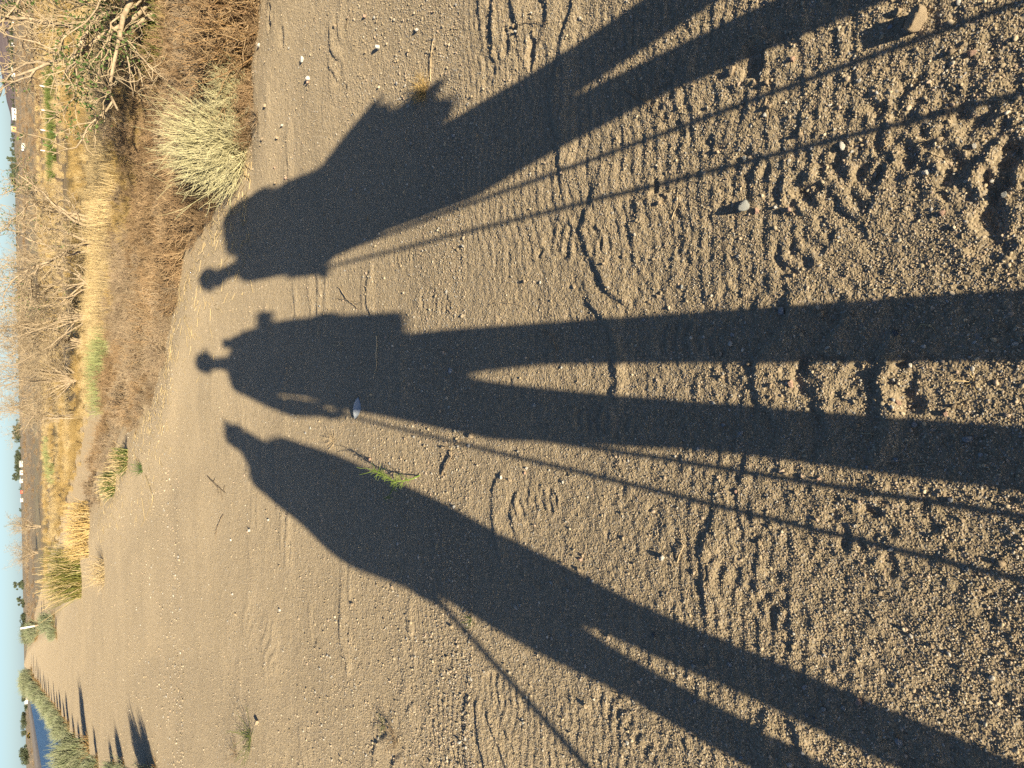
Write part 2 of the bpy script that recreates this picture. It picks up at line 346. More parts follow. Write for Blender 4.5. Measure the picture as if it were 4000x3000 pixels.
# canal water
m = bpy.data.materials.new('canal_water'); m.use_nodes = True; p = m.node_tree.nodes['Principled BSDF']
p.inputs['Base Color'].default_value = (0.004, 0.022, 0.06, 1); p.inputs['Roughness'].default_value = 0.25; p.inputs['Specular IOR Level'].default_value = 0.06; p.inputs['IOR'].default_value = 1.33
tcn = m.node_tree.nodes.new('ShaderNodeTexCoord'); nzn = m.node_tree.nodes.new('ShaderNodeTexNoise'); nzn.inputs['Scale'].default_value = 1.6; nzn.inputs['Detail'].default_value = 4
bpn = m.node_tree.nodes.new('ShaderNodeBump'); bpn.inputs['Distance'].default_value = 0.25; bpn.inputs['Strength'].default_value = 0.7
m.node_tree.links.new(tcn.outputs['Object'], nzn.inputs[0]); m.node_tree.links.new(nzn.outputs['Fac'], bpn.inputs['Height']); m.node_tree.links.new(bpn.outputs[0], p.inputs['Normal'])
tn = np.gradient(EDGE_L, axis=0); tn /= np.linalg.norm(tn, axis=1)[:, None]; nl = np.stack([-tn[:, 1], tn[:, 0]], 1)
rows = [np.column_stack([EDGE_L + nl * d_, np.full(len(EDGE_L), WATER_Z)]) for d_ in (4.5, 10, 15, 20.5)]
V = np.concatenate(rows); n_ = len(EDGE_L)
F = [(r * n_ + i, r * n_ + i + 1, (r + 1) * n_ + i + 1, (r + 1) * n_ + i) for r in range(3) for i in range(n_ - 1)]
o = obj('canal_water', me_from('canal_water', V, np.array(F)[:, ::-1], [m])); o['kind'] = 'structure'

# ------------------------------------------------------------------ stem, ribbon and blade geometry
def tubes(P, R, sides=3):
    P = np.asarray(P, float); n, k, _ = P.shape
    R = np.broadcast_to(np.asarray(R, float), (n, k))
    T = np.gradient(P, axis=1); T /= np.linalg.norm(T, axis=2, keepdims=True) + 1e-9
    ref = np.where(np.abs(T[:, :1, 2:3]) > 0.8, np.array([1.0, 0.2, 0]), np.array([0.0, 0.1, 1.0]))
    A = np.cross(T, ref); A /= np.linalg.norm(A, axis=2, keepdims=True) + 1e-9; B = np.cross(T, A)
    an = np.arange(sides) * 2 * math.pi / sides
    V = P[:, :, None, :] + R[:, :, None, None] * (A[:, :, None, :] * np.cos(an)[None, None, :, None] + B[:, :, None, :] * np.sin(an)[None, None, :, None])
    V = V.reshape(-1, 3)
    b = (np.arange(n)[:, None, None] * k + np.arange(k - 1)[None, :, None]) * sides; s = np.arange(sides)[None, None, :]; s2 = (s + 1) % sides
    F = np.stack(np.broadcast_arrays(b + s, b + s2, b + sides + s2, b + sides + s), -1).reshape(-1, 4)
    return V, F

def ribbons(P, Wd, rng):
    P = np.asarray(P, float); n, k, _ = P.shape
    a = rng.uniform(0, 2 * math.pi, n); S = np.stack([np.cos(a), np.sin(a), 0 * a], 1)[:, None, :]
    Wd = np.broadcast_to(Wd, (n, k))[:, :, None]
    V = np.stack([P - S * Wd, P + S * Wd], 2).reshape(-1, 3)
    b = (np.arange(n)[:, None] * k + np.arange(k - 1)[None, :]) * 2
    F = np.stack([b, b + 1, b + 3, b + 2], -1).reshape(-1, 4)
    return V, F

def join(parts):
    V = []; F = []; o = 0
    for v, f in parts: V.append(v); F.append(f + o); o += len(v)
    return np.concatenate(V), np.concatenate(F)

def grow(rng, base, dirs, L, k=5, wander=0.25, up=0.0):
    """n curved stems as (n,k,3)"""
    n = len(base); P = np.zeros((n, k, 3)); P[:, 0] = base; d = dirs / np.linalg.norm(dirs, axis=1, keepdims=True)
    for i in range(1, k):
        d = d + rng.normal(0, wander, (n, 3)) + np.array([0, 0, up]); d /= np.linalg.norm(d, axis=1, keepdims=True)
        P[:, i] = P[:, i - 1] + d * (L / (k - 1))[:, None]
    return P

def fan(rng, n, tmin, tmax, az=None, azs=math.pi):
    """directions by angle from the vertical"""
    th = rng.uniform(tmin, tmax, n); ph = rng.uniform(-math.pi, math.pi, n) if az is None else az + rng.normal(0, azs, n)
    return np.stack([np.sin(th) * np.cos(ph), np.sin(th) * np.sin(ph), np.cos(th)], 1)

def side_twigs(rng, P, per, L, k=3, spread=0.9, wander=0.2, up=0.0, lo=0.3):
    n, kk, _ = P.shape; idx = np.repeat(np.arange(n), per); t = rng.uniform(lo, 0.98, len(idx)) * (kk - 1)
    i = np.minimum(t.astype(int), kk - 2); f = (t - i)[:, None]
    b = P[idx, i] * (1 - f) + P[idx, i + 1] * f; d = P[idx, i + 1] - P[idx, i]; d /= np.linalg.norm(d, axis=1, keepdims=True) + 1e-9
    d = d + rng.normal(0, spread, d.shape)
    return grow(rng, b, d, rng.uniform(0.5, 1.0, len(idx)) * L, k, wander, up)

def disc(rng, n, r, z=0.0):
    a = rng.uniform(0, 2 * math.pi, n); q = r * np.sqrt(rng.uniform(0, 1, n)); return np.stack([q * np.cos(a), q * np.sin(a), np.full(n, z)], 1)

def leaf_quads(rng, C, size):
    n = len(C); a = rng.normal(0, 1, (n, 3)); a /= np.linalg.norm(a, axis=1, keepdims=True); b = np.cross(a, rng.normal(0, 1, (n, 3))); b /= np.linalg.norm(b, axis=1, keepdims=True)
    s = (rng.uniform(0.6, 1.2, n) * size)[:, None]
    V = np.stack([C - a * s, C + b * s * 0.45, C + a * s, C - b * s * 0.45], 1).reshape(-1, 3)
    return V, np.arange(n * 4).reshape(n, 4)

# ------------------------------------------------------------------ scattered instances (gravel, weeds, grass)
def hidden_set(name, meshes):
    c = bpy.data.collections.new(name)
    for i, me in enumerate(meshes):
        c.objects.link(bpy.data.objects.new('%s_piece_%02d' % (name, i), me))
    return c

def scatter(name, pts, rot, scl, idx, coll, label, cat):
    me = bpy.data.meshes.new(name); me.vertices.add(len(pts)); me.vertices.foreach_set('co', np.asarray(pts, np.float32).ravel())
    for nm, ty, dat in (('rot', 'FLOAT_VECTOR', rot), ('scl', 'FLOAT_VECTOR', scl)):
        a = me.attributes.new(nm, ty, 'POINT'); a.data.foreach_set('vector', np.asarray(dat, np.float32).ravel())
    a = me.attributes.new('idx', 'INT', 'POINT'); a.data.foreach_set('value', np.asarray(idx, np.int32))
    o = obj(name, me); tag(o, label, cat, kind='stuff')
    g = bpy.data.node_groups.new(name + '_nodes', 'GeometryNodeTree')
    g.interface.new_socket('Geometry', in_out='INPUT', socket_type='NodeSocketGeometry'); g.interface.new_socket('Geometry', in_out='OUTPUT', socket_type='NodeSocketGeometry')
    N = g.nodes; L = g.links.new
    gi = N.new('NodeGroupInput'); go = N.new('NodeGroupOutput'); ip = N.new('GeometryNodeInstanceOnPoints'); ci = N.new('GeometryNodeCollectionInfo')
    ci.inputs['Collection'].default_value = coll; ci.inputs['Separate Children'].default_value = True; ci.inputs['Reset Children'].default_value = True
    def na(nm, ty):
        q = N.new('GeometryNodeInputNamedAttribute'); q.data_type = ty; q.inputs['Name'].default_value = nm; return q.outputs['Attribute']
    ip.inputs['Pick Instance'].default_value = True
    L(gi.outputs[0], ip.inputs['Points']); L(ci.outputs[0], ip.inputs['Instance']); L(na('idx', 'INT'), ip.inputs['Instance Index'])
    er = N.new('FunctionNodeEulerToRotation'); L(na('rot', 'FLOAT_VECTOR'), er.inputs[0]); L(er.outputs[0], ip.inputs['Rotation']); L(na('scl', 'FLOAT_VECTOR'), ip.inputs['Scale'])
    L(ip.outputs[0], go.inputs[0])
    md = o.modifiers.new('scatter', 'NODES'); md.node_group = g
    return o

def ico(sub):
    t = (1 + 5 ** .5) / 2
    V = np.array([(-1, t, 0), (1, t, 0), (-1, -t, 0), (1, -t, 0), (0, -1, t), (0, 1, t), (0, -1, -t), (0, 1, -t), (t, 0, -1), (t, 0, 1), (-t, 0, -1), (-t, 0, 1)], float)
    F = [(0, 11, 5), (0, 5, 1), (0, 1, 7), (0, 7, 10), (0, 10, 11), (1, 5, 9), (5, 11, 4), (11, 10, 2), (10, 7, 6), (7, 1, 8), (3, 9, 4), (3, 4, 2), (3, 2, 6), (3, 6, 8), (3, 8, 9), (4, 9, 5), (2, 4, 11), (6, 2, 10), (8, 6, 7), (9, 8, 1)]
    V = [v / np.linalg.norm(v) for v in V]
    for _ in range(sub):
        c = {}; G = []
        def md(a, b):
            k = (min(a, b), max(a, b))
            if k not in c:
                v = V[a] + V[b]; V.append(v / np.linalg.norm(v)); c[k] = len(V) - 1
            return c[k]
        for a, b, d in F:
            x, y_, z = md(a, b), md(b, d), md(d, a); G += [(a, x, z), (b, y_, x), (d, z, y_), (x, y_, z)]
        F = G
    return np.array(V), np.array(F)

def pebble(rng, sub, cuts, rough):
    V, F = ico(sub); V = V.copy() * rng.uniform(0.8, 1.25, 3)
    for _ in range(cuts):
        nrm = rng.normal(0, 1, 3); nrm /= np.linalg.norm(nrm); d = rng.uniform(0.42, 0.75); e = V @ nrm - d
        V = V - np.clip(e, 0, None)[:, None] * nrm
    V += rng.normal(0, rough, V.shape); return V, F

rg = np.random.RandomState(5)
GRAINS = hidden_set('grain', [me_from('grain', *pebble(rg, 0 if i < 5 else 1, 3, 0.05), [M_GRAVEL]) for i in range(10)])

def grav_points(n, y0, y1, lo, hi, pw, seed, clump=0.5, wx=1.0):
    r = np.random.RandomState(seed); m_ = int(n * 2.4)
    yy = y0 + (y1 - y0) * r.uniform(0, 1, m_) ** pw; xx = r.uniform(-1, 1, m_) * (0.95 + 0.52 * yy) * wx
    d = side_dist(EDGE_R, xx, yy); dl = -side_dist(EDGE_L, xx, yy)
    keep = (d < 1.2) & (dl < 1.5) & (r.uniform(0, 1, m_) < (1 - clump) + clump * sst(-0.5, 0.6, fbm(xx * 2.2, yy * 2.2, seed, 3)))
    xx, yy = xx[keep][:n], yy[keep][:n]; s = lo * (hi / lo) ** (r.uniform(0, 1, len(xx)) ** 2.2)
    return xx, yy, s
gx, gy, gs = [], [], []
for a in ((260000, .3, 2.6, .0009, .0026, 1.25, 1, .3), (7000, .3, 2.6, .0024, .0048, 1.2, 2, .6), (120000, 2.2, 9.0, .0015, .0036, 1.4, 3, .45), (7000, 2.2, 10., .0035, .0075, 1.4, 4, .75), (4000, 8, 26., .006, .014, 1.5, 6, .6)):
    q = grav_points(*a); gx.append(q[0]); gy.append(q[1]); gs.append(q[2])
gx, gy, gs = map(np.concatenate, (gx, gy, gs)); r = np.random.RandomState(9); n = len(gx)
gpt = np.stack([gx, gy, gz(gx, gy) + gs * r.uniform(0.0, 0.45, n)], 1)
scatter('gravel', gpt, np.stack([r.normal(0, .35, n), r.normal(0, .35, n), r.uniform(0, 6.3, n)], 1), gs[:, None] * r.uniform((0.8, 0.8, 0.55), (1.25, 1.25, 0.95), (n, 3)),
        np.where(gs < .0035, r.randint(0, 5, n), r.randint(5, 10, n)), GRAINS, 'fine tan grit and small gravel strewn over the sandy track', 'gravel')

# ------------------------------------------------------------------ single stones
r = np.random.RandomState(21)
STONE_ME = {}
def stone_mesh(col, v):
    if (col, v) not in STONE_ME:
        V, F = pebble(np.random.RandomState(100 + v), 2, 11, 0.02); V[:, 2] *= 0.75
        STONE_ME[(col, v)] = me_from('stone_' + col, V, F, [STONE[col]])
    return STONE_ME[(col, v)]
# X, Y, width in px along the photograph's Y, along its X, colour, label (None: one of the many that look alike)
ST = [(3517, 50, 36, 40, 'tan', 'pale tan stone beside the largest rock, half its size'), (2919, 803, 52, 46, 'grey', 'angular grey stone casting a dark shadow, on sunlit gravel between pole shadow and legs'),
 (2963, 825, 28, 20, 'pink', 'small upright pinkish stone just beside the angular grey stone'), (3299, 572, 38, 24, 'white', 'whitish streaked stone lying just below a thin pole shadow'),
 (3711, 437, 26, 28, 'tan', 'tan stone sunk in the upper pole shadow line'), (3814, 572, 24, 22, 'white', 'small pale blocky stone with a pinkish neighbour on churned gravel'), (3804, 209, 26, 32, 'pink', 'pinkish flat stone on the churned gravel above the thin pole shadow'),
 (3684, 548, 24, 30, 'tan', None), (3630, 675, 26, 28, 'white', None), (3733, 665, 20, 22, 'tan', None), (3687, 833, 24, 22, 'pink', 'lone rounded peach coloured stone with a crisp dark shadow'), (3730, 206, 24, 22, 'tan', None), (3771, 174, 28, 22, 'tan', None), (3931, 762, 24, 30, 'grey', None),
 (2870, 277, 46, 28, 'tan', 'upright tan stone half inside the right walker leg shadow'), (3014, 163, 28, 22, 'tan', None), (2957, 325, 22, 18, 'tan', None), (3006, 323, 24, 20, 'tan', None), (2982, 290, 20, 14, 'white', None), (3109, 239, 24, 18, 'pink', None), (3142, 526, 20, 20, 'tan', None), (3093, 819, 26, 22, 'pink', None), (2914, 618, 24, 20, 'grey', None), (2898, 420, 18, 18, 'tan', None), (3017, 422, 22, 26, 'tan', 'squat tan stone with a dry stalk lying against it'), (2997, 452, 18, 18, 'white', None),
 (3060, 1219, 40, 32, 'bluish', 'tall bluish stone in the dark shadow of the middle right leg'), (3217, 1226, 30, 32, 'tan', 'rounded tan stone in the middle leg shadow beside the bluish one'), (3341, 1219, 22, 22, 'tan', None), (3505, 1300, 26, 30, 'dark', 'dark slaty stone deep in the middle right leg shadow'), (2865, 1308, 20, 20, 'bluish', None),
 (3097, 1498, 42, 26, 'pink', 'upright salmon pink stone in the sunlit gap between the middle legs'), (3020, 1506, 26, 24, 'tan', 'round tan stone next to the salmon pink one in the sunlit gap'), (3513, 1573, 24, 26, 'pink', 'rounded pink stone near the lower rim of the sunlit gap'), (3700, 1615, 24, 22, 'pink', None), (3730, 1588, 20, 24, 'tan', None), (2927, 1423, 18, 20, 'tan', None), (2822, 1474, 22, 20, 'tan', None), (3017, 1550, 20, 18, 'tan', None),
 (3576, 1656, 26, 24, 'bluish', None), (3787, 1713, 28, 40, 'bluish', 'large flat bluish stone in the middle left leg shadow'), (2824, 1660, 22, 20, 'bluish', None), (2899, 1695, 28, 18, 'bluish', None), (3359, 1661, 18, 20, 'tan', None), (3717, 1951, 24, 26, 'bluish', 'bluish stone crossed by the inner pole shadow'), (3071, 1851, 18, 28, 'tan', 'flat tan stone between the middle leg shadow and its pole shadow'), (3505, 1794, 22, 24, 'bluish', None), (3201, 1870, 16, 16, 'pink', None), (2879, 1921, 18, 20, 'pink', None), (3112, 1924, 24, 16, 'tan', None), (3253, 2008, 14, 14, 'white', None), (3760, 2030, 24, 18, 'tan', None), (3394, 1823, 14, 18, 'bluish', None),
 (3204, 2149, 18, 20, 'tan', None), (2976, 2119, 22, 18, 'tan', None), (3920, 2198, 30, 32, 'tan', 'round greyish tan stone lying in the outermost middle pole shadow'), (3367, 2734, 28, 32, 'pink', 'pale pink angular stone in the shadow of the left walker'), (3153, 2679, 26, 18, 'bluish', None), (3521, 2893, 28, 32, 'bluish', 'flat blue stone in the left walker shadow near the corner'), (2860, 2594, 22, 20, 'bluish', None), (3226, 2765, 20, 18, 'grey', None), (3304, 2761, 18, 18, 'grey', None), (3646, 2520, 20, 20, 'tan', None), (3443, 2317, 22, 16, 'tan', None), (2903, 2954, 18, 18, 'bluish', None), (3160, 2790, 14, 22, 'grey', None), (3190, 2800, 14, 18, 'dark', None),
 (2164, 2276, 20, 28, 'grey', 'jagged grey stone inside the left walker thigh shadow'), (2023, 2374, 20, 22, 'grey', 'larger of two touching grey stones in the left walker shadow'), (2037, 2361, 18, 16, 'grey', 'smaller of two touching grey stones in the left walker shadow'), (2145, 2485, 16, 14, 'white', None), (2158, 2493, 14, 16, 'bluish', None), (2294, 2756, 22, 18, 'tan', None), (1806, 2895, 14, 16, 'white', None), (2452, 2900, 18, 16, 'white', None), (2598, 2176, 26, 36, 'white', 'white curved stone on sunlit soil below the middle pole shadows'), (2275, 2184, 18, 20, 'pink', None), (2205, 2200, 16, 20, 'tan', None), (2270, 2227, 20, 18, 'tan', None), (2282, 2168, 20, 18, 'tan', None), (2563, 2474, 28, 20, 'dark', None), (2747, 2507, 18, 18, 'tan', None), (2769, 2599, 22, 24, 'tan', None), (2718, 2596, 18, 18, 'grey', None), (2723, 2737, 18, 14, 'bluish', None), (2240, 2478, 18, 12, 'bluish', None), (2222, 2305, 16, 14, 'grey', None),
 (1768, 1447, 30, 22, 'bluish', 'pale bluish stone in the shadow just under the middle walker pack'), (1850, 1703, 24, 18, 'tan', 'blocky tan stone at the edge of the middle walker leg shadow'), (1798, 1723, 16, 14, 'tan', None), (1587, 1713, 14, 20, 'tan', None), (1452, 1793, 18, 16, 'pink', None), (2061, 1828, 18, 18, 'white', None), (2054, 1845, 18, 14, 'pink', None), (1967, 1862, 18, 16, 'white', None), (1999, 1875, 16, 16, 'tan', None), (2091, 1581, 20, 20, 'grey', None), (1740, 1748, 14, 16, 'tan', None), (1940, 1695, 14, 16, 'tan', None),
 (2586, 794, 24, 26, 'tan', 'round tan stone at the end of the narrow dark slot'), (2605, 759, 16, 24, 'tan', None), (2241, 1121, 20, 26, 'tan', None), (2057, 1099, 18, 22, 'tan', None), (2662, 1118, 22, 18, 'grey', None), (2567, 1156, 18, 20, 'tan', None), (2800, 590, 14, 20, 'tan', None), (2440, 1000, 16, 20, 'tan', None), (2370, 1030, 16, 18, 'tan', None),
 (1189, 231, 24, 18, 'white', 'whitish stone with a long shadow near the brown bush'), (1214, 308, 20, 24, 'white', 'pale stone with a reddish one below it near the bank'), (1213, 324, 12, 14, 'pink', None), (1632, 117, 16, 16, 'white', None), (1482, 184, 22, 18, 'white', None), (1614, 562, 14, 16, 'grey', 'pale stone in the shadow of the right walker pack'), (1318, 104, 20, 14, 'tan', None), (1052, 415, 16, 20, 'tan', None), (1109, 492, 12, 16, 'white', None), (1040, 545, 14, 16, 'tan', None), (1092, 540, 12, 12, 'tan', None), (1082, 656, 10, 14, 'pink', None), (1124, 696, 12, 12, 'pink', None), (1085, 716, 12, 14, 'tan', None), (1430, 65, 14, 12, 'pink', None), (1600, 200, 16, 12, 'tan', None), (2010, 100, 16, 18, 'tan', None), (1940, 40, 14, 14, 'tan', None), (2022, 125, 16, 14, 'white', None), (1870, 530, 14, 18, 'tan', None), (1780, 530, 16, 14, 'bluish', None), (1383, 742, 12, 12, 'bluish', None),
 (1014, 2817, 22, 30, 'tan', 'bright angular stone with a black shadow beside the spindly weeds'), (979, 2071, 12, 14, 'white', 'cream pebble with a black shadow, left of the left walker head'), (1050, 2030, 11, 11, 'white', None), (901, 2109, 11, 12, 'white', None), (1091, 2383, 12, 12, 'white', None), (909, 2320, 9, 10, 'white', None), (922, 2402, 9, 10, 'tan', None), (1042, 1995, 8, 10, 'tan', None), (1090, 2210, 10, 10, 'tan', None), (1015, 180, 16, 12, 'white', 'smooth white pebble at the foot of the brown bush'), (1380, 2360, 16, 14, 'tan', None), (1270, 2345, 10, 12, 'tan', None), (3390, 880, 14, 16, 'tan', None), (2740, 860, 14, 16, 'tan', None), (2680, 920, 12, 14, 'tan', None), (2530, 1180, 14, 16, 'tan', None), (2690, 690, 14, 12, 'tan', None), (1500, 2420, 12, 14, 'tan', None), (2050, 2820, 16, 14, 'grey', None)]
def put_stone(X, Y, wl, wa, col, label, name='stone', group='small stones scattered on the dirt track', zs=1.0, v=None):
    p = at(X, Y); ray = np.linalg.norm(np.array([p[0], p[1], CAM_H])); s = ray / FPX
    sx = wl * s * 0.5; fore = CAM_H / ray; sy = min(wa * s * 0.5 / (0.45 + 0.55 * fore), sx * 1.6)
    o = obj(name, stone_mesh(col, r.randint(0, 9) if v is None else v)); hgt = (sx + sy) * 0.42 * zs
    o.scale = (sx, sy, hgt / 0.75 * 1.0); o.rotation_euler = (r.normal(0, .12), r.normal(0, .12), r.normal(0, .5))
    o.location = (p[0], p[1], float(gz(p[0], p[1])[0]) + hgt * 0.45)
    tag(o, label, 'stone', group); return o
def where(X, Y):
    if X < 1150 and Y < 800: return 'on pale sand beside the bank bushes'
    if X < 1500 and Y > 1950: return 'on smooth sand left of the left walker shadow'
    if X > 3350 and Y < 850: return 'on churned gravel in the corner beyond the pits'
    if X > 2750 and Y < 480: return 'near the upper thin pole shadow of the right walker'
    if X > 2750 and Y < 900: return 'below the lower thin pole shadow of the right walker'
    if X > 2000 and Y < 1250: return 'on sunlit gravel between right and middle walkers'
    if Y < 600: return 'on sunlit sand above the right walker shadow'
    if X < 2000 and Y < 900: return 'inside the right walker shadow'
    if X > 2750 and Y < 1370: return 'in the shadow of the middle right leg'
    if X > 2750 and Y < 1590: return 'in the sunlit gap between the middle legs'
    if X > 2750 and Y < 1860: return 'in the shadow of the middle left leg'
    if X > 2750 and Y < 2060: return 'beside the thin pole shadows of the middle walker'
    if X > 2700 and Y < 2560: return 'on sunlit grit between middle and left walkers'
    if X > 2700: return 'in the left walker leg shadows'
    if Y > 2700: return 'on rippled sand below the left walker shadow'
    if X > 2000 and Y > 2250: return 'in or beside the left walker thigh shadow'
    if Y > 2100: return 'on sunlit soil just above the left walker shadow'
    return 'on soil around the middle walker shadow'
def auto_label(X, Y, a, b, c):
    size = 'biggish' if max(a, b) >= 24 else 'tiny' if max(a, b) <= 15 else 'small'; shp = ' broad' if a > 1.25 * b else ' elongated' if b > 1.25 * a else ''
    return size + shp + ' ' + {'tan': 'tan', 'pink': 'pinkish', 'white': 'whitish', 'grey': 'grey', 'bluish': 'bluish', 'dark': 'dark'}[c] + ' stone ' + where(X, Y)
o = put_stone(3600, 76, 92, 92, 'tan', 'largest pale tan rock, with a long shadow', 'rock', 'small stones scattered on the dirt track', 1.25, 3)
for X, Y, a, b, c, l in ST: put_stone(X, Y, a, b, c, l or auto_label(X, Y, a, b, c), zs=r.uniform(0.75, 1.2))

# ------------------------------------------------------------------ twigs, stalks and small plants on the track
def polyline_tube(pts, rad, k=14, lift=0.004, jit=0.0, seed=0):
    rr = np.random.RandomState(seed); pts = np.asarray(pts, float); t = np.linspace(0, len(pts) - 1, k)
    P = np.stack([np.interp(t, range(len(pts)), pts[:, c]) for c in range(3)], 1); P[:, :2] += rr.normal(0, jit, (k, 2))
    return P[None], np.interp(np.linspace(0, 1, k), [0, 1], [rad, rad * 0.5])[None]

def ground_twig(name, px, rad, mt, label, cat, forks=0, seed=1, lift=0.6, hump=0.0):
    w = np.array([at(*q) for q in px]); c = w.mean(0); rr = np.random.RandomState(seed)
    P, R_ = polyline_tube(w, rad, 14, jit=rad * 0.6, seed=seed)
    P[0, :, 2] = gz(P[0, :, 0], P[0, :, 1]) + rad * lift + hump * np.sin(np.linspace(0, math.pi, 14)) + rr.uniform(0, rad, 14)
    parts = [tubes(P, R_, 5)]
    if forks:
        s = side_twigs(rr, P, forks, 0.35 * np.linalg.norm(w[-1] - w[0]), 4, 0.5, 0.15, 0.0, 0.2); s[:, :, 2] = gz(s[:, :, 0].ravel(), s[:, :, 1].ravel()).reshape(s.shape[:2]) + rad * lift + np.linspace(0, 0.01, 4)
        parts.append(tubes(s, np.full((len(s), 4), rad * 0.5), 4))
    V, F = join(parts); V = V - [c[0], c[1], 0]
    o = obj(name, me_from(name, V, F, [mt], smooth=True), loc=(c[0], c[1], 0)); return tag(o, label, cat, 'twigs and dry stalks on the track')

TW = [(((1686, 318), (1690, 230), (1701, 139)), .0022, M_STALK, 'long forked dry stalk beside the right walker pack shadow', 5), (((1353, 109), (1368, 80), (1383, 35)), .0022, M_DARKTWIG, 'short reddish twig near the brown bush', 0),
      (((2480, 790), (2600, 750), (2680, 712), (2747, 706)), .0013, M_STALK, 'thin pale stalk bent beside the narrow dark slot', 1), (((2624, 858), (2650, 800), (2652, 750)), .0014, M_STALK, 'curved dry stalk next to the bent pale stalk', 0),
      (((1297, 1347), (1315, 1350), (1330, 1346), (1338, 1352)), .003, M_STALK, 'small curved pale twig inside the middle walker torso shadow', 0), (((1476, 1312), (1481, 1425), (1466, 1480)), .003, M_STALK, 'long thin twig lying across the middle walker hip shadow', 0),
      (((3620, 1812), (3550, 1815), (3560, 1835), (3590, 1850)), .0009, M_STALK, 'tiny hooked pale straw in the left leg shadow of the middle walker', 0), (((3370, 1691), (3400, 1692), (3429, 1695)), .0013, M_STALK, 'short straight straw in the middle left leg shadow', 0),
      (((3580, 1290), (3600, 1268), (3640, 1270), (3660, 1300)), .0007, M_STRAW, 'tangle of fine straw in the middle right leg shadow', 5), (((1731, 1853), (1770, 1800), (1781, 1768), (1761, 1748)), .004, M_DARKTWIG, 'twisted root sticking from the soil below the middle leg shadow', 3),
      (((2652, 2192), (2672, 2150), (2685, 2133), (2668, 2110)), .002, M_STALK, 'bent straw near the white curved stone', 0), (((3003, 380), (3008, 430), (3009, 488)), .0011, M_STALK, 'dry stalk leaning over the squat tan stone', 0),
      (((3635, 597), (3670, 610), (3711, 624)), .0009, M_STALK, 'fine straw on churned gravel right of the pits', 0), (((3445, 590), (3470, 575), (3490, 558)), .0009, M_STALK, 'short straw standing on churned gravel', 2), (((2930, 150), (2960, 142), (2990, 150), (3010, 165)), .001, M_STALK, 'arched straw in the right walker leg shadow', 0),
      (((2003, 110), (2080, 86), (2150, 92)), .0014, M_DARKTWIG, 'thin dark twig above the right walker leg shadow', 1), (((1320, 1120), (1365, 1175), (1400, 1205)), .003, M_STALK, 'dry twig lying in sunlit sand between the right and middle walkers', 1), (((2440, 350), (2530, 400), (2600, 470)), .0014, M_DARKTWIG, 'thin root across the right walker leg shadow', 2),
      (((2120, 1290), (2160, 1310), (2176, 1370)), .002, M_DARKTWIG, 'short dark root beside the middle right leg shadow', 1), (((1310, 1165), (1350, 1170), (1390, 1178)), .0025, M_STALK, 'second dry twig lying between the right and middle walkers', 0), (((735, 1240), (760, 1290), (770, 1330)), .004, M_STRAW, 'straw stalk on pale sand at the bank edge above the middle walker', 1),
      (((810, 1860), (840, 1890), (880, 1925)), .004, M_DARKTWIG, 'thin branched twig left of the left walker head', 4), (((870, 2010), (850, 2060), (840, 2090)), .004, M_DARKTWIG, 'small twig on smooth sand left of the left walker shoulder', 1), (((570, 1855), (600, 1950), (545, 2060)), .006, M_STRAW, 'long straw lying on the sand at the bank edge', 1),
      (((1920, 1190), (1960, 1180), (2040, 1190)), .0016, M_STALK, 'pale straw on sand near the middle walker thigh shadow', 0)]
for i, (px, rad, mt, lb, fk) in enumerate(TW): ground_twig('twig' if mt is M_DARKTWIG else 'dry_stalk', px, rad, mt, lb, 'twig' if mt is M_DARKTWIG else 'stalk', fk, 40 + i, hump=rad * 2)

# grey leaf
p = at(1403, 1594); V = []; 
for i in range(9):
    t = i / 8 - .5; w = 0.026 * math.cos(t * math.pi) ** 0.8 + 1e-4; V += [(-w, t * .11, .006 + .012 * t * t), (0, t * .11, .001 + .012 * t * t), (w, t * .11, .006 + .012 * t * t)]
F = [(3 * i + j, 3 * i + j + 1, 3 * i + j + 4, 3 * i + j + 3) for i in range(8) for j in range(2)]
o = obj('leaf', me_from('leaf', np.array(V), np.array(F), [mat('grey_leaf', (0.3, 0.33, 0.36), (0.4, 0.42, 0.44), 80, rough=.6)], True)); o.location = (p[0], p[1], float(gz(p[0], p[1])[0]) + .004); o.rotation_euler = (0.1, -0.35, 1.35)
tag(o, 'curled bluish grey leaf beside the middle walker hand shadow', 'leaf')

def tuft(name, X, Y, n, L, rad, mt, label, cat, tmin=.1, tmax=1.2, base=.02, seed=0, per=0, group=None, z=None, wander=.15, up=0.0, w=.0016, az=None, sides=3):
    q = at(X, Y, 0 if z is None else z); rr = np.random.RandomState(seed + 300)
    P = grow(rr, disc(rr, n, base), fan(rr, n, tmin, tmax, az, .7), rr.uniform(.5, 1, n) * L, 5, wander, up)
    parts = [tubes(P, np.linspace(w, w * .4, 5)[None], sides)]
    if per:
        s = side_twigs(rr, P, per, L * .3, 3, .6); parts.append(tubes(s, np.linspace(w * .6, w * .3, 3)[None], 3))
    V, F = join(parts); V[:, 2] = np.maximum(V[:, 2], -.004)
    o = obj(name, me_from(name, V, F, [mt])); o.location = (q[0], q[1], float(gz(q[0], q[1])[0]) - .004); return tag(o, label, cat, group)

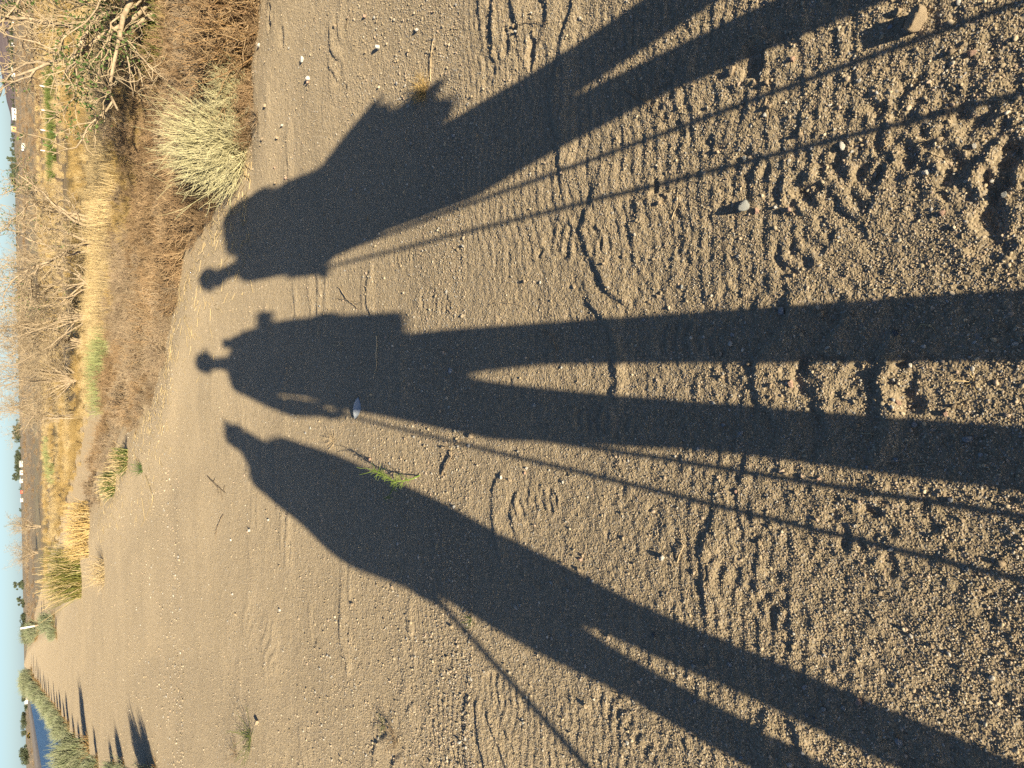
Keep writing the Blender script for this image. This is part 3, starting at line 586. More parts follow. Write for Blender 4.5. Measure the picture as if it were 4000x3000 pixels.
tuft('dry_tuft', 1662, 352, 90, .085, 0, M_GOLD, 'withered golden tuft at the notch of the right walker pack shadow', 'dry plant', .2, 1.4, .025, 1, 2, w=.0011)
tuft('dry_tuft', 1300, 1722, 26, .09, 0, M_STALK, 'small flattened dry tuft between middle and left walkers', 'dry plant', .9, 1.5, .02, 2, 1, w=.0013)
tuft('spindly_weed', 985, 2868, 30, .22, 0, M_GRASS, 'spindly low green weed beside the bright angular stone', 'weed', .6, 1.5, .03, 3, 2, w=.0018)
tuft('spindly_weed', 930, 2935, 18, .16, 0, M_DARKTWIG, 'thin dark weed lying flat near the left shrub shadows', 'weed', .9, 1.5, .03, 4, 2, w=.0018)
tuft('spindly_weed', 1540, 2885, 26, .1, 0, M_DARKTWIG, 'low dark weed sprout below the left walker pole shadow', 'weed', .6, 1.5, .02, 5, 2, w=.0013)
tuft('spindly_weed', 1495, 2830, 14, .06, 0, M_GRASS, 'tiny green weed sprout on rippled sand', 'weed', .6, 1.5, .02, 6, 1, w=.0011)
tuft('spindly_weed', 3620, 560, 5, .03, 0, M_STALK, 'tiny dry sprig on the churned gravel', 'weed', .6, 1.4, .005, 7, 0, w=.0007)
tuft('spindly_weed', 1845, 2425, 14, .05, 0, M_GRASS, 'tiny green sprout beside the left walker pole shadow', 'weed', .5, 1.4, .008, 8, 1, w=.001)
tuft('root_clump', 1010, 470, 40, .13, 0, M_DARKTWIG, 'dark tangled root clump below the pale sage bush', 'root', .5, 1.5, .035, 9, 2, w=.0024)
tuft('dry_tuft', 3790, 1490, 8, .045, 0, M_STRAW, 'wispy straw sprig in the sunlit gap between the middle legs', 'dry plant', .2, .9, .004, 10, 1, w=.0006)

# bright green sprig
b = at(1647, 1852); b[2] = float(gz(b[0], b[1])[0]); rr = np.random.RandomState(77)
def sp(X, Y, h): q = at(X, Y, b[2] + h); return q - b
main = np.array([(0, 0, -.01), sp(1600, 1875, .035), sp(1545, 1882, .075), sp(1500, 1858, .105), sp(1465, 1838, .13), sp(1440, 1846, .145), sp(1405, 1854, .15)])
br2 = np.array([sp(1455, 1838, .135), sp(1430, 1828, .15), sp(1410, 1830, .16), sp(1393, 1825, .17)])
br3 = np.array([sp(1545, 1882, .075), sp(1540, 1900, .07), sp(1520, 1935, .05), sp(1505, 1950, .03)])
spr = empty('green_sprig', b)
parts = []
for pl, rad in ((main, .0032), (br2, .0018), (br3, .002)):
    P, R_ = polyline_tube(pl, rad, 16); parts.append(tubes(P, R_, 5))
obj('stem', me_from('stem', *join(parts), [M_SPRIG], True), spr)
Pm, _ = polyline_tube(main[1:5], .002, 12); Pm2, _ = polyline_tube(br3, .002, 12)
s = np.concatenate([side_twigs(rr, Pm, 110, .045, 4, .9, .15, 0, 0.0), side_twigs(rr, Pm2, 20, .03, 4, .8, .15, 0, .0)])
obj('leaves', me_from('leaves', *tubes(s, np.linspace(.0013, .0006, 4)[None], 3), [M_SPRIG]), spr)
tag(spr, 'bright green leaning sprig at the edge of the left walker shadow', 'plant')

# ------------------------------------------------------------------ bushes
def bush(name, loc, layers, label, cat, group=None):
    """layers: (part name, stems (P), base radius of stem, material, sides)"""
    t = empty(name, loc)
    for pn, parts, mt in layers: obj(pn, me_from(pn, *join(parts), [mt]), t)
    return tag(t, label, cat, group)

# near pale sage: one sprawling bush at the bank edge
rr = np.random.RandomState(401)
P1 = grow(rr, disc(rr, 420, .16) + [0, 0, .0], fan(rr, 420, .5, 1.35), rr.uniform(.22, .5, 420), 6, .12, .06)
P2 = grow(rr, disc(rr, 240, .12) + [.0, .05, .0], fan(rr, 240, .3, .95, math.radians(75), .6), rr.uniform(.35, .62, 240), 6, .08, .03)
s1 = side_twigs(rr, P1, 4, .14, 4, .45, .15, .05); s2 = side_twigs(rr, P2, 4, .2, 4, .35, .1, .05)
P3 = grow(rr, disc(rr, 30, .1), fan(rr, 30, .5, 1.3), rr.uniform(.1, .25, 30), 5, .2, .05)
q = at(940, 560); qz = float(gz(q[0], q[1] + .1)[0])
bush('sage_bush', (q[0], q[1] + .1, qz - .01), [
    ('stems', [tubes(P1, np.linspace(.0028, .001, 6)[None], 3), tubes(P2, np.linspace(.0032, .0012, 6)[None], 3)], M_SAGE),
    ('twigs', [tubes(s1, np.linspace(.0015, .0008, 4)[None], 3), tubes(s2, np.linspace(.0016, .0008, 4)[None], 3)], M_SAGE),
    ('woody_base', [tubes(P3, np.linspace(.008, .003, 5)[None], 5)], M_DARKTWIG)], 'pale dry sage bush at the bank edge, partly in the right walker shadow', 'bush')
rr = np.random.RandomState(402)
P1 = grow(rr, disc(rr, 170, .08), fan(rr, 170, .2, 1.2), rr.uniform(.15, .33, 170), 6, .12, .05); s1 = side_twigs(rr, P1, 4, .1, 4, .45, .15, .05)
q = at(950, 360); qz = float(gz(q[0], q[1])[0])
bush('sage_bush', (q[0], q[1], qz), [('stems', [tubes(P1, np.linspace(.0022, .0009, 6)[None], 3)], M_SAGE), ('twigs', [tubes(s1, np.linspace(.0013, .0007, 4)[None], 3)], M_SAGE)], 'smaller pale sage tuft between the sage bush and the brown bush', 'bush')
# brown dead bush (right edge of the view)
def brown_bush(X, Y, rad, h, n, label, seed, dy=0.0, mt=M_WEED):
    rr = np.random.RandomState(seed); q = at(X, Y); q[1] += dy; qz = float(gz(q[0], q[1])[0])
    P = grow(rr, disc(rr, n, rad * .55), fan(rr, n, .1, 1.15), rr.uniform(.5, 1, n) * h, 6, .16, .05)
    s = side_twigs(rr, P, 5, h * .3, 4, .6, .2, .05, .15); s3 = side_twigs(rr, s, 2, h * .12, 3, .7)
    return bush('dead_bush', (q[0], q[1], qz - .02), [('stems', [tubes(P, np.linspace(.0045, .0018, 6)[None], 3)], M_DARKWEED), ('twigs', [tubes(s, np.linspace(.0026, .0014, 4)[None], 3), tubes(s3, np.linspace(.002, .0012, 3)[None], 3)], mt)], label, 'bush', 'dead brown bushes on the bank')
brown_bush(985, 60, .55, .62, 210, 'large rusty brown dead bush on the bank above the right walker', 411, .25)
brown_bush(960, 235, .34, .42, 130, 'smaller rusty brown dead bush touching the pale sage tuft', 412, .2)
brown_bush(1000, -150, .5, .6, 150, 'rusty brown dead bush at the edge of the view', 413, .2)
brown_bush(850, 120, .5, .5, 130, 'greyish brown dead bush behind the large rusty one', 414, .5, M_WEED2)

# rabbitbrush row along the left edge: four grown shapes, copied
def rabbit_mesh(seed, h, w, lean=0.0):
    rr = np.random.RandomState(seed)
    n = 520; P = grow(rr, disc(rr, n, w * .35), fan(rr, n, .02, .75) + [lean, 0, 0], rr.uniform(.6, 1, n) * h, 5, .1, .02)
    s = side_twigs(rr, P, 3, h * .28, 4, .25, .1, .15, .35)
    k = grow(rr, disc(rr, 240, w * .5), fan(rr, 240, .4, 1.3), rr.uniform(.3, .6, 240) * h * .8, 4, .15, -.04)
    wd = grow(rr, disc(rr, 26, w * .2), fan(rr, 26, .1, .8), rr.uniform(.3, .5, 26) * h, 4, .12)
    return (me_from('foliage', *join([tubes(P, np.linspace(.007, .003, 5)[None], 3), tubes(s, np.linspace(.0055, .003, 4)[None], 3)]), [M_SAGE2]),
            me_from('dry_skirt', *tubes(k, np.linspace(.006, .003, 4)[None], 3), [M_SKIRT]), me_from('woody_base', *tubes(wd, np.linspace(.014, .007, 4)[None], 4), [M_DARKTWIG]))
RB = [rabbit_mesh(500 + i, h, w, l) for i, (h, w, l) in enumerate([(.85, .8, 0), (.75, 1.0, .15), (.95, .7, -.1), (.6, .8, .1)])]
def rabbit(x, y, v, s, rz, label, group='rabbitbrush row on the canal side of the track', skirt=True):
    t = empty('rabbitbrush', (x, y, float(hz(np.array([x]), np.array([y]))[0]) - .03), rz); t.scale = (s, s, s)
    obj('foliage', RB[v][0], t); obj('woody_base', RB[v][2], t)
    if skirt: obj('dry_skirt', RB[v][1], t)
    return tag(t, label, 'bush', group)
rows = [(-9.3, 21.4, 2, .95, 'big pale green rabbitbrush with a brown skirt at the left track edge'), (-9.9, 20.2, 0, .8, 'pale green rabbitbrush just behind the big skirted one'), (-8.4, 18.4, 3, .62, 'low rabbitbrush in front of the big skirted one'),
        (-7.0, 14.9, 3, .45, 'tiny rabbitbrush whose short shadow lies on the sand'), (-6.35, 13.4, 0, .42, 'small rabbitbrush with a dry tip beside the short shadows'), (-5.3, 10.6, 2, .55, 'rabbitbrush casting the nearest and widest of the left shadows'), (-5.0, 9.9, 1, .55, 'spreading rabbitbrush nearest the walkers')]
for i, (x, y, v, s, lb) in enumerate(rows): rabbit(x, y, v, s, i * 1.3, lb)
rr = np.random.RandomState(55)
ORD = 'first second third fourth fifth sixth seventh eighth ninth tenth eleventh twelfth thirteenth fourteenth fifteenth sixteenth seventeenth eighteenth'.split()
for i, (yy, off, s) in enumerate([(24.5, .8, .5), (27.5, .7, .55), (31, .6, .7), (34, .6, .75), (37.5, .5, .7), (41, .7, .8), (45, .5, .8), (50, .6, .85), (55, .5, .9), (61, .6, 1.0), (67, .5, 1.05), (74, .7, 1.2), (82, .6, 1.4), (91, .8, 1.7), (101, .8, 1.9), (115, 1.0, 2.2), (135, .6, 2.6), (165, 0, 3)]):
    x = np.interp(yy, EDGE_L[:, 1], EDGE_L[:, 0]) - off
    rabbit(x, yy, i % 4, s, i * 2.1, ORD[i] + ' bush of the receding row between track and canal, counted from the skirted one')
for i, (yy, off, s) in enumerate([(97, .3, 2.0), (108, .2, 2.1), (122, .4, 2.2)]):
    x = np.interp(yy, EDGE_R[::1, 1], EDGE_R[:, 0]) + off + 1
    rabbit(x, yy, (i + 1) % 4, s, i, ORD[i] + ' nearest grey green bush on the right where the track vanishes', 'bushes where the track vanishes')
q = at(222, 2430, -.1); rabbit(q[0], q[1], 1, 1.05, .5, 'round grey green bush right of the track near the marker post', None)
q = at(228, 2470, -.05); rabbit(q[0], q[1], 3, .75, 2.5, 'pale low bush in front of the round grey green one', None)

# ------------------------------------------------------------------ weeds on the bank, straw, grass
def clump_mesh(seed, n, L, tmax, w, mt, per=0, base=.06, pl=.35, wander=.12):
    rr = np.random.RandomState(seed); P = grow(rr, disc(rr, n, base), fan(rr, n, .02, tmax), rr.uniform(.5, 1, n) * L, 4, wander)
    parts = [tubes(P, np.linspace(w, w * .5, 4)[None], 3)]
    if per: s = side_twigs(rr, P, per, L * pl, 3, .55, .2); parts.append(tubes(s, np.linspace(w * .65, w * .4, 3)[None], 3))
    return me_from('clump', *join(parts), [mt])
WEEDS = hidden_set('weed', [clump_mesh(600 + i, 26, .30, .75, .0042, M_WEED if i < 4 else M_WEED2, 4, .11, wander=.2) for i in range(7)])
GRASSES = hidden_set('grass', [clump_mesh(620 + i, 60, .34, .75, .0028, M_STRAW if i < 2 else M_GOLD, 0, .1) for i in range(4)] + [clump_mesh(630 + i, 22, .75, .22, .005, M_STRAW, 0, .3, wander=.06) for i in range(3)])
# 0-1 straw tufts, 2-3 golden tufts, 4-6 tall pale straw stands

def spread(n, x0, x1, y0, y1, seed):
    r = np.random.RandomState(seed); yy = y0 * (y1 / y0) ** r.uniform(0, 1, n); a, c = x0, x1
    xx = r.uniform(-1, 1, n) * (a + c * yy); return xx, yy, r
xx, yy, r = spread(26000, 1.5, .62, 4.4, 24, 31)
d = side_dist(EDGE_R, xx, yy) + .15 * vn(xx * 3, yy * 3, 91)
bushk = np.hypot(xx - at(905, 560)[0], yy - at(905, 560)[1] - .1) > .45
wmax = 9.5 + 2 * vn(xx * .4, yy * .1, 92)
k = (d > .12) & (d < wmax) & bushk & (r.uniform(0, 1, len(xx)) < .25 + .9 * sst(-.3, .35, fbm(xx * 1.6, yy * 1.1, 93, 3))) & (r.uniform(0, 1, len(xx)) < sst(-.1, .9, d) + .1)
k &= ~((yy > 10) & (d < 1.6) & (xx < -.5) & (r.uniform(0, 1, len(xx)) < .8))
xx, yy, d = xx[k], yy[k], d[k]; n = len(xx); s = r.uniform(.4, 1.25, n) * (.6 + .4 * sst(0, 1.5, d)) * (1 + .4 * fbm(xx, yy, 98, 2))
scatter('bank_weeds', np.stack([xx, yy, hz(xx, yy) - .01], 1), np.stack([r.normal(0, .15, n), r.normal(0, .15, n), r.uniform(0, 6.3, n)], 1), np.stack([s, s, s * r.uniform(.7, 1.2, n)], 1),
        np.where(fbm(xx * .5, yy * .25, 94, 2) + .5 * (r.uniform(0, 1, n) - .5) > 0.05, r.randint(4, 7, n), r.randint(0, 4, n)), WEEDS, 'dense brown dead weeds covering the bank below the track', 'weeds')
# grass of the fields
xx, yy, r = spread(30000, 3, .75, 12, 95, 32)
d = side_dist(EDGE_R, xx, yy)
tband = yy * (1 + .18 * vn(xx * .05, yy * .1, 95))
row = np.exp(-((tband - 20.5) / 2.2) ** 2)
dens = sst(5, 8, d) * (.3 + .7 * sst(-.3, .4, fbm(xx * .3, yy * .12, 96, 3)))
bare = np.exp(-(((xx - 9.5) / 6) ** 2 + ((yy - 41) / 4.5) ** 2) * 1.2)
k = (d > 5.5) & (r.uniform(0, 1, len(xx)) < dens + row) & (r.uniform(0, 1, len(xx)) > bare)
xx, yy, d, row = xx[k], yy[k], d[k], row[k]; n = len(xx); isr = r.uniform(0, 1, n) < row * .55
gold = fbm(xx * .08, yy * .16, 97, 2) + .5 * (r.uniform(0, 1, n) - .5) > 0
s = r.uniform(.5, 1.1, n) * (1 + .006 * yy)
scatter('field_grass', np.stack([xx, yy, hz(xx, yy) - .01], 1), np.stack([r.normal(0, .12, n), r.normal(0, .12, n), r.uniform(0, 6.3, n)], 1), np.stack([s, s, s * r.uniform(.6, 1.1, n)], 1),
        np.where(isr, r.randint(4, 7, n), np.where(gold, r.randint(2, 4, n), r.randint(0, 2, n))), GRASSES, 'dry straw and golden grass over the lower fields', 'grass')
xx, yy, r = spread(9000, 10, 1.0, 80, 520, 33)
d = side_dist(EDGE_R, xx, yy); dl = -side_dist(EDGE_L, xx, yy)
k = ((d > 6) | (dl > 28)) & (r.uniform(0, 1, len(xx)) < .15 + .85 * sst(-.1, .4, fbm(xx * .02, yy * .008, 99, 3)))
xx, yy = xx[k], yy[k]; n = len(xx); s = r.uniform(1.0, 2.4, n) * (1 + yy / 250)
scatter('field_scrub', np.stack([xx, yy, hz(xx, yy) - .03], 1), np.stack([0 * xx, 0 * xx, r.uniform(0, 6.3, n)], 1), np.stack([s, s, s * r.uniform(.35, .7, n)], 1), r.randint(0, 7, n), WEEDS, 'low scrub dotted over the far dry fields', 'scrub')
# straw litter along the bank edge
r = np.random.RandomState(61); n = 900; LIT = []
t = r.uniform(0, 1, n); ey = 5 + 12 * t ** 1.3; ex = np.interp(ey, EDGE_R[4:, 1], EDGE_R[4:, 0]) - np.abs(r.normal(0, .45, n)) + .1
ez = hz(ex, ey) + relief(ex, ey); a = r.uniform(0, math.pi, n); L_ = r.uniform(.02, .11, n)
A = np.stack([ex, ey, ez + .006], 1); B_ = A + np.stack([np.cos(a) * L_, np.sin(a) * L_, r.uniform(0, .015, n)], 1)
o = obj('straw_litter', me_from('straw_litter', *tubes(np.stack([A, (A + B_) / 2, B_], 1), np.full((n, 3), .0022), 3), [M_STRAW])); tag(o, 'bits of broken straw strewn along the bank edge', 'straw', kind='stuff')

def blades(name, X, Y, z, n, L, mt, label, cat, seed, base, tmax=.7, w=.004, group=None, extra=None):
    rr = np.random.RandomState(seed); q = at(X, Y, z); qz = float(hz(q[:1], q[1:2])[0])
    t = empty(name, (q[0], q[1], qz - .02))
    P = grow(rr, disc(rr, n, base), fan(rr, n, .02, tmax), rr.uniform(.5, 1, n) * L, 5, .12, -.03)
    obj('blades', me_from('blades', *ribbons(P, np.linspace(w, w * .3, 5)[None], rr), [mt]), t)
    if extra is not None:
        m2, n2, L2 = extra; P = grow(rr, disc(rr, n2, base), fan(rr, n2, .02, tmax * .9), rr.uniform(.6, 1, n2) * L2, 5, .1, -.02); obj('dry_stems', me_from('dry_stems', *tubes(P, np.linspace(w * .9, w * .5, 5)[None], 3), [m2]), t)
    return tag(t, label, cat, group)
blades('grass_tuft', 512, 1795, -.05, 300, .27, M_GRASS, 'fresh green grass tuft at the bank edge, nearer of two', 'grass tuft', 701, .17, .9, .005, 'green tufts at the bank edge', (M_STRAW, 90, .33))
blades('grass_tuft', 462, 1890, -.05, 320, .3, M_GRASS, 'darker green grass tuft at the bank edge, further of two', 'grass tuft', 702, .22, .9, .005, 'green tufts at the bank edge', (M_STRAW, 90, .36))
blades('grass_clump', 330, 2235, -.1, 900, 1.0, M_YGRASS, 'tall yellow green grass clump right of the bending track', 'grass clump', 703, .7, .55, .008, None, (M_STRAW, 160, 1.15))
blades('grass_clump', 400, 2060, -.3, 700, .6, M_GOLD, 'golden grass clump beside the bare sand patch', 'grass clump', 704, .7, .6, .007, None, (M_STRAW, 80, .65))
blades('straw_clump', 408, 2235, 0, 240, .42, M_STRAW, 'collapsed bleached straw clump on the sand', 'straw clump', 705, .25, 1.45, .004, None, (M_STALK, 60, .45))
blades('grass_tuft', 560, 1830, 0, 40, .2, M_LEAF, 'small dark green weed on pale sand below the tufts', 'grass tuft', 706, .06, 1.2, .005)
blades('grass_patch', 600, 110, -.6, 500, .4, M_GRASS, 'bright green grass under the gnarled tree', 'grass patch', 707, .8, .6, .008, None, (M_YGRASS, 150, .45))
blades('low_shrub', 415, 1370, -.75, 600, .55, M_LOW, 'pale green low shrub, nearer half of the row before the bare thicket', 'shrub', 708, .7, .7, .009, 'pale green shrubs before the bare thicket')
blades('low_shrub', 395, 1480, -.75, 900, .6, M_LOW, 'pale green low shrub, wider half of the row before the bare thicket', 'shrub', 709, 1.1, .7, .009, 'pale green shrubs before the bare thicket')
for i, (X, Y, nn, bb) in enumerate([(215, 330, 300, 1.2), (212, 372, 500, 1.8), (205, 445, 550, 2.0), (212, 545, 400, 1.8), (215, 580, 300, 1.2), (205, 660, 250, .9)]):
    blades('green_weed', X, Y, -.8, nn, .7, M_GRASS, ORD[i] + ' green weed patch along the fence posts, counted from the gnarled tree', 'weed', 720 + i, bb, .8, .02, 'green weeds along the field fence')
for i, (X, Y, nn, bb) in enumerate([(185, 1755, 300, 1.2), (190, 1800, 400, 1.6), (212, 1850, 240, .8)]):
    blades('green_weed', X, Y, -.8, nn, .7, M_LOW, ORD[i] + ' dull green weed patch in the dry field, counted from the thicket', 'weed', 740 + i, bb, .9, .02, 'dull green weeds in the dry field')

# ------------------------------------------------------------------ bare shrubs and the gnarled tree
def bare_shrub(name, X, Y, z, h, n0, spread_, label, seed, leaves=0, group='bare shrubs beyond the bank', az=None, thick=.035, lv=(6, 5, 4), tmin=.05, k0=8, wander=.2, dx=0, dy=0, azs=.5):
    rr = np.random.RandomState(seed); q = at(X, Y, z); q[0] += dx; q[1] += dy; qz = float(hz(q[:1], q[1:2])[0]); t = empty(name, (q[0], q[1], qz - .03))
    d = fan(rr, n0, tmin, spread_, az, azs)
    A = grow(rr, disc(rr, n0, .12 * h * .4), d, rr.uniform(.7, 1.05, n0) * h, k0, wander, .04)
    B = side_twigs(rr, A, lv[0], h * .5, 8, .5, .27, .06, .2); C_ = side_twigs(rr, B, lv[1], h * .24, 6, .55, .3, .05, .15); D_ = side_twigs(rr, C_, lv[2], h * .11, 4, .7, .3, .03, .1)
    obj('limbs', me_from('limbs', *tubes(A, np.linspace(thick, thick * .3, k0)[None], 6), [M_BARK], True), t)
    obj('branches', me_from('branches', *tubes(B, np.linspace(thick * .38, thick * .12, 8)[None], 4), [M_BARK]), t)
    obj('twigs', me_from('twigs', *join([tubes(C_, np.linspace(thick * .17, thick * .1, 6)[None], 3), tubes(D_, np.linspace(thick * .11, thick * .08, 4)[None], 3)]), [M_TWIG]), t)
    if leaves:
        pts = np.concatenate([B[:, 2:].reshape(-1, 3), C_[:, 1:].reshape(-1, 3)]); keep = fbm(pts[:, 0] * 1.6, pts[:, 2] * 1.6, seed, 2) > .12; pts = pts[keep] if keep.sum() > 50 else pts
        L0 = pts[rr.randint(0, len(pts), leaves)] + rr.normal(0, .06, (leaves, 3))
        obj('leaves', me_from('leaves', *leaf_quads(rr, L0, .03 * h * .4), [M_LEAF]), t)
    return tag(t, label, 'shrub', group)
bare_shrub('bare_shrub', 368, 880, -.8, 3.0, 4, .5, 'leafy leaning bare shrub, first from the gnarled tree', 801, 500, az=math.radians(60), thick=.06, lv=(7, 5, 4))
bare_shrub('bare_shrub', 362, 965, -.8, 3.1, 5, .6, 'bare shrub with two pale upright trunks and few leaves', 802, 260, thick=.055, lv=(6, 5, 4))
bare_shrub('bare_shrub', 345, 1110, -.8, 3.0, 9, .75, 'tangled bare shrub with a dark hollow at its base', 803, 120, lv=(7, 6, 4))
bare_shrub('bare_shrub', 330, 1235, -.8, 3.1, 16, .8, 'dense fan of pale bare stems, tallest of the thicket', 804, 0, lv=(6, 5, 4), thick=.03)
bare_shrub('bare_shrub', 318, 1340, -.8, 2.9, 12, .8, 'greyish bare shrub between the two fan shaped ones', 805, 0, lv=(7, 5, 4), thick=.03)
bare_shrub('bare_shrub', 290, 1475, -.8, 3.3, 26, .7, 'round fan shaped bare shrub above the pale green row', 806, 0, lv=(6, 5, 4), thick=.03, tmin=.1)
bare_shrub('bare_shrub', 240, 1640, -.8, 3.4, 8, .45, 'narrow bare shrub at the end of the thicket', 807, 120, lv=(6, 5, 4), thick=.035)
bare_shrub('bare_shrub', 300, 1625, -.8, 2.2, 3, 1.1, 'fallen grey branch below the narrow bare shrub', 808, 0, az=math.radians(40), lv=(3, 3, 2), thick=.04)
bare_shrub('bare_shrub', 158, 2055, -.8, 3.6, 9, .6, 'lone bare shrub in the field, nearer the thicket', 809, 260, lv=(6, 5, 3), thick=.05, group='lone shrubs in the field')
bare_shrub('bare_shrub', 147, 2160, -.8, 4.0, 12, .6, 'lone bare shrub in the field, nearer the track', 810, 0, lv=(6, 5, 3), thick=.05, group='lone shrubs in the field')
bare_shrub('gnarled_tree', 612, 5, -.6, 3.0, 10, 1.05, 'gnarled grey tree with sparse green leaves and a dark shadow behind', 821, 3600, None, thick=.055, lv=(7, 6, 4), az=math.radians(150), azs=.8, k0=9, wander=.26, dx=.15)
bare_shrub('bare_shrub', 560, -160, -.6, 3.0, 9, .9, 'leafy bare shrub just outside the view beside the gnarled tree', 822, 900, lv=(7, 5, 4), thick=.05)

# ------------------------------------------------------------------ far trees, buildings, posts, hills
def tree_mesh(seed, kind):
    rr = np.random.RandomState(seed); n = 1100
    if kind == 'round': C_ = [(rr.normal(0, .25), rr.normal(0, .25), rr.uniform(.45, .8), rr.uniform(.18, .32)) for _ in range(9)]
    elif kind == 'wide': C_ = [(rr.normal(0, .5), rr.normal(0, .35), rr.uniform(.35, .75), rr.uniform(.18, .34)) for _ in range(12)]
    elif kind == 'ragged': C_ = [(rr.normal(0, .22), rr.normal(0, .22), rr.uniform(.3, .95), rr.uniform(.07, .18)) for _ in range(14)]
    else: C_ = [(rr.normal(0, .03), rr.normal(0, .03), z, .11 * (1 - abs(z - .45))) for z in np.linspace(.15, .97, 10)]
    C_ = np.array(C_); i = rr.randint(0, len(C_), n); v = rr.normal(0, 1, (n, 3)); v /= np.linalg.norm(v, axis=1, keepdims=True)
    P = C_[i, :3] + v * (C_[i, 3] * rr.uniform(.5, 1.05, n))[:, None]
    tr = np.array([[(0, 0, -.03), (.01, 0, .2), (.0, .01, .45), (.02, 0, .7)]]); lim = side_twigs(rr, tr, 9, .35, 4, .5, .15, .1, .3)
    return me_from('crown', *leaf_quads(rr, P, .075), [M_FARLEAF]), me_from('trunk', *join([tubes(tr, np.array([[.035, .028, .02, .01]]), 6), tubes(lim, np.linspace(.012, .004, 4)[None], 4)]), [M_TRUNK])
TM = {k: [tree_mesh(900 + 10 * j + i, k) for i in range(3)] for j, k in enumerate(('round', 'wide', 'ragged', 'poplar'))}
def far_tree(Y, D, h, kind, label, group='trees along the far edge of the fields', i=[0], wid=1.0):
    r = RV * (1500 - Y) / FPX - UV * (90 - 2000) / FPX + fw; d = np.array([r[0], r[1]]) / np.hypot(r[0], r[1]) * D * 1.9
    i[0] += 1; t = empty('far_tree', (d[0], d[1], float(hz(d[:1], d[1:2])[0])), i[0] * 1.7); t.scale = (h * wid, h * wid, h)
    a, b = TM[kind][i[0] % 3]; obj('crown', a, t); obj('trunk', b, t); return tag(t, label, 'tree', group)
rr = np.random.RandomState(950)
KL = {'round': 'small rounded dark tree on the far field edge', 'wide': 'wide bushy dark tree on the far field edge', 'ragged': 'ragged thin tree on the far field edge', 'poplar': 'narrow upright poplar on the far field edge'}
for Y in np.arange(20, 335, 11): far_tree(Y + rr.uniform(-4, 4), rr.uniform(430, 520), rr.uniform(3, 6.5), ['round', 'wide', 'wide', 'ragged'][rr.randint(4)], 'dark tree of the belt below the purple hill', 'tree belt below the hill')
for Y in np.arange(345, 620, 19): far_tree(Y + rr.uniform(-6, 6), rr.uniform(430, 560), rr.uniform(2.5, 5), ['round', 'wide', 'ragged'][rr.randint(3)], 'small tree of the belt below the purple hill', 'tree belt below the hill')
for Y, h in ((622, 7), (628, 7.5), (634, 6.5), (655, 5.5)): far_tree(Y, 420, h, 'poplar', KL['poplar'], 'row of far poplars')
for Y, D, h, k in ((645, 300, 5, 'round'), (665, 200, 3.2, 'wide'), (690, 380, 6, 'wide'), (705, 380, 5.5, 'round'), (725, 380, 4, 'wide'), (745, 400, 4, 'round')): far_tree(Y, D, h, k, 'dark tree standing apart before the far belt' if D == 200 else 'dark tree right of the bare thicket on the far edge', 'dark trees right of the thicket')
for Y in np.arange(770, 1640, 46): far_tree(Y + rr.uniform(-15, 15), rr.uniform(420, 520), rr.uniform(2, 4.5), ['round', 'wide', 'ragged'][rr.randint(3)], 'low tree seen through the bare thicket', 'trees behind the thicket')
for Y, h in ((1662, 6), (1675, 7.5), (1688, 8), (1700, 7.5), (1714, 6.5)): far_tree(Y, 430, h, ['wide', 'ragged'][int(h) % 2], ORD[[1662, 1675, 1688, 1700, 1714].index(Y)] + ' dark tree of the clump left of the bare thicket, counted from it', 'dark clump left of the thicket')
for Y, h in ((1778, 6.5), (1790, 7.5), (1806, 7), (1820, 8), (1834, 6.5), (1850, 5.5), (1858, 8)): far_tree(Y, 450, h, 'ragged' if Y == 1858 else 'wide', ORD[[1778, 1790, 1806, 1820, 1834, 1850, 1858].index(Y)] + ' dark tree above the white farm, counted from the thicket side', 'dark trees above the white farm')
for Y, D, h, k, lb in ((1748, 430, 3.5, 'round', 'single small tree between two dark clumps'), (1908, 440, 3.2, 'ragged', 'small bare tree by the red roofed house'), (1990, 440, 3.2, 'ragged', 'lone thin tree on the flat horizon'), (2278, 300, 6.5, 'ragged', 'taller ragged tree on the horizon above the golden clump'), (2288, 300, 5, 'ragged', 'shorter ragged tree next to the taller one'), (2340, 320, 5, 'ragged', 'first ragged tree left of the tall pair'), (2352, 320, 4.5, 'ragged', 'second ragged tree left of the tall pair'), (2366, 320, 3, 'round', 'third small tree left of the tall pair'), (2402, 230, 3.6, 'round', 'round grey green tree on the horizon near the marker post')): far_tree(Y, D, h, k, lb, None)
for Y, h in ((2448, 3), (2462, 3.6), (2478, 3.2), (2490, 2.6)): far_tree(Y, 230, h, 'wide', 'dark green hedge bush on the horizon above the marker post', 'hedge by the marker post', wid=1.3)
for Y, D, h, k in ((2657, 420, 5, 'ragged'), (2728, 380, 5, 'round'), (2765, 330, 3, 'wide'), (2796, 330, 4.5, 'round'), (2825, 330, 5.5, 'wide'), (2860, 330, 4.5, 'round'), (2938, 240, 4.5, 'ragged'), (2955, 240, 5.5, 'round'), (2965, 240, 4, 'wide')): far_tree(Y, D, h, k, 'tree beyond the canal, ' + {2657: 'furthest down the canal', 2728: 'by the long white sheds', 2765: 'low and wide', 2796: 'small and round', 2825: 'pointed, by the yellow vehicle', 2860: 'just behind the yellow vehicle', 2938: 'ragged, of the grey trio', 2955: 'tallest of the grey trio', 2965: 'lowest of the grey trio'}[Y], 'trees beyond the canal')

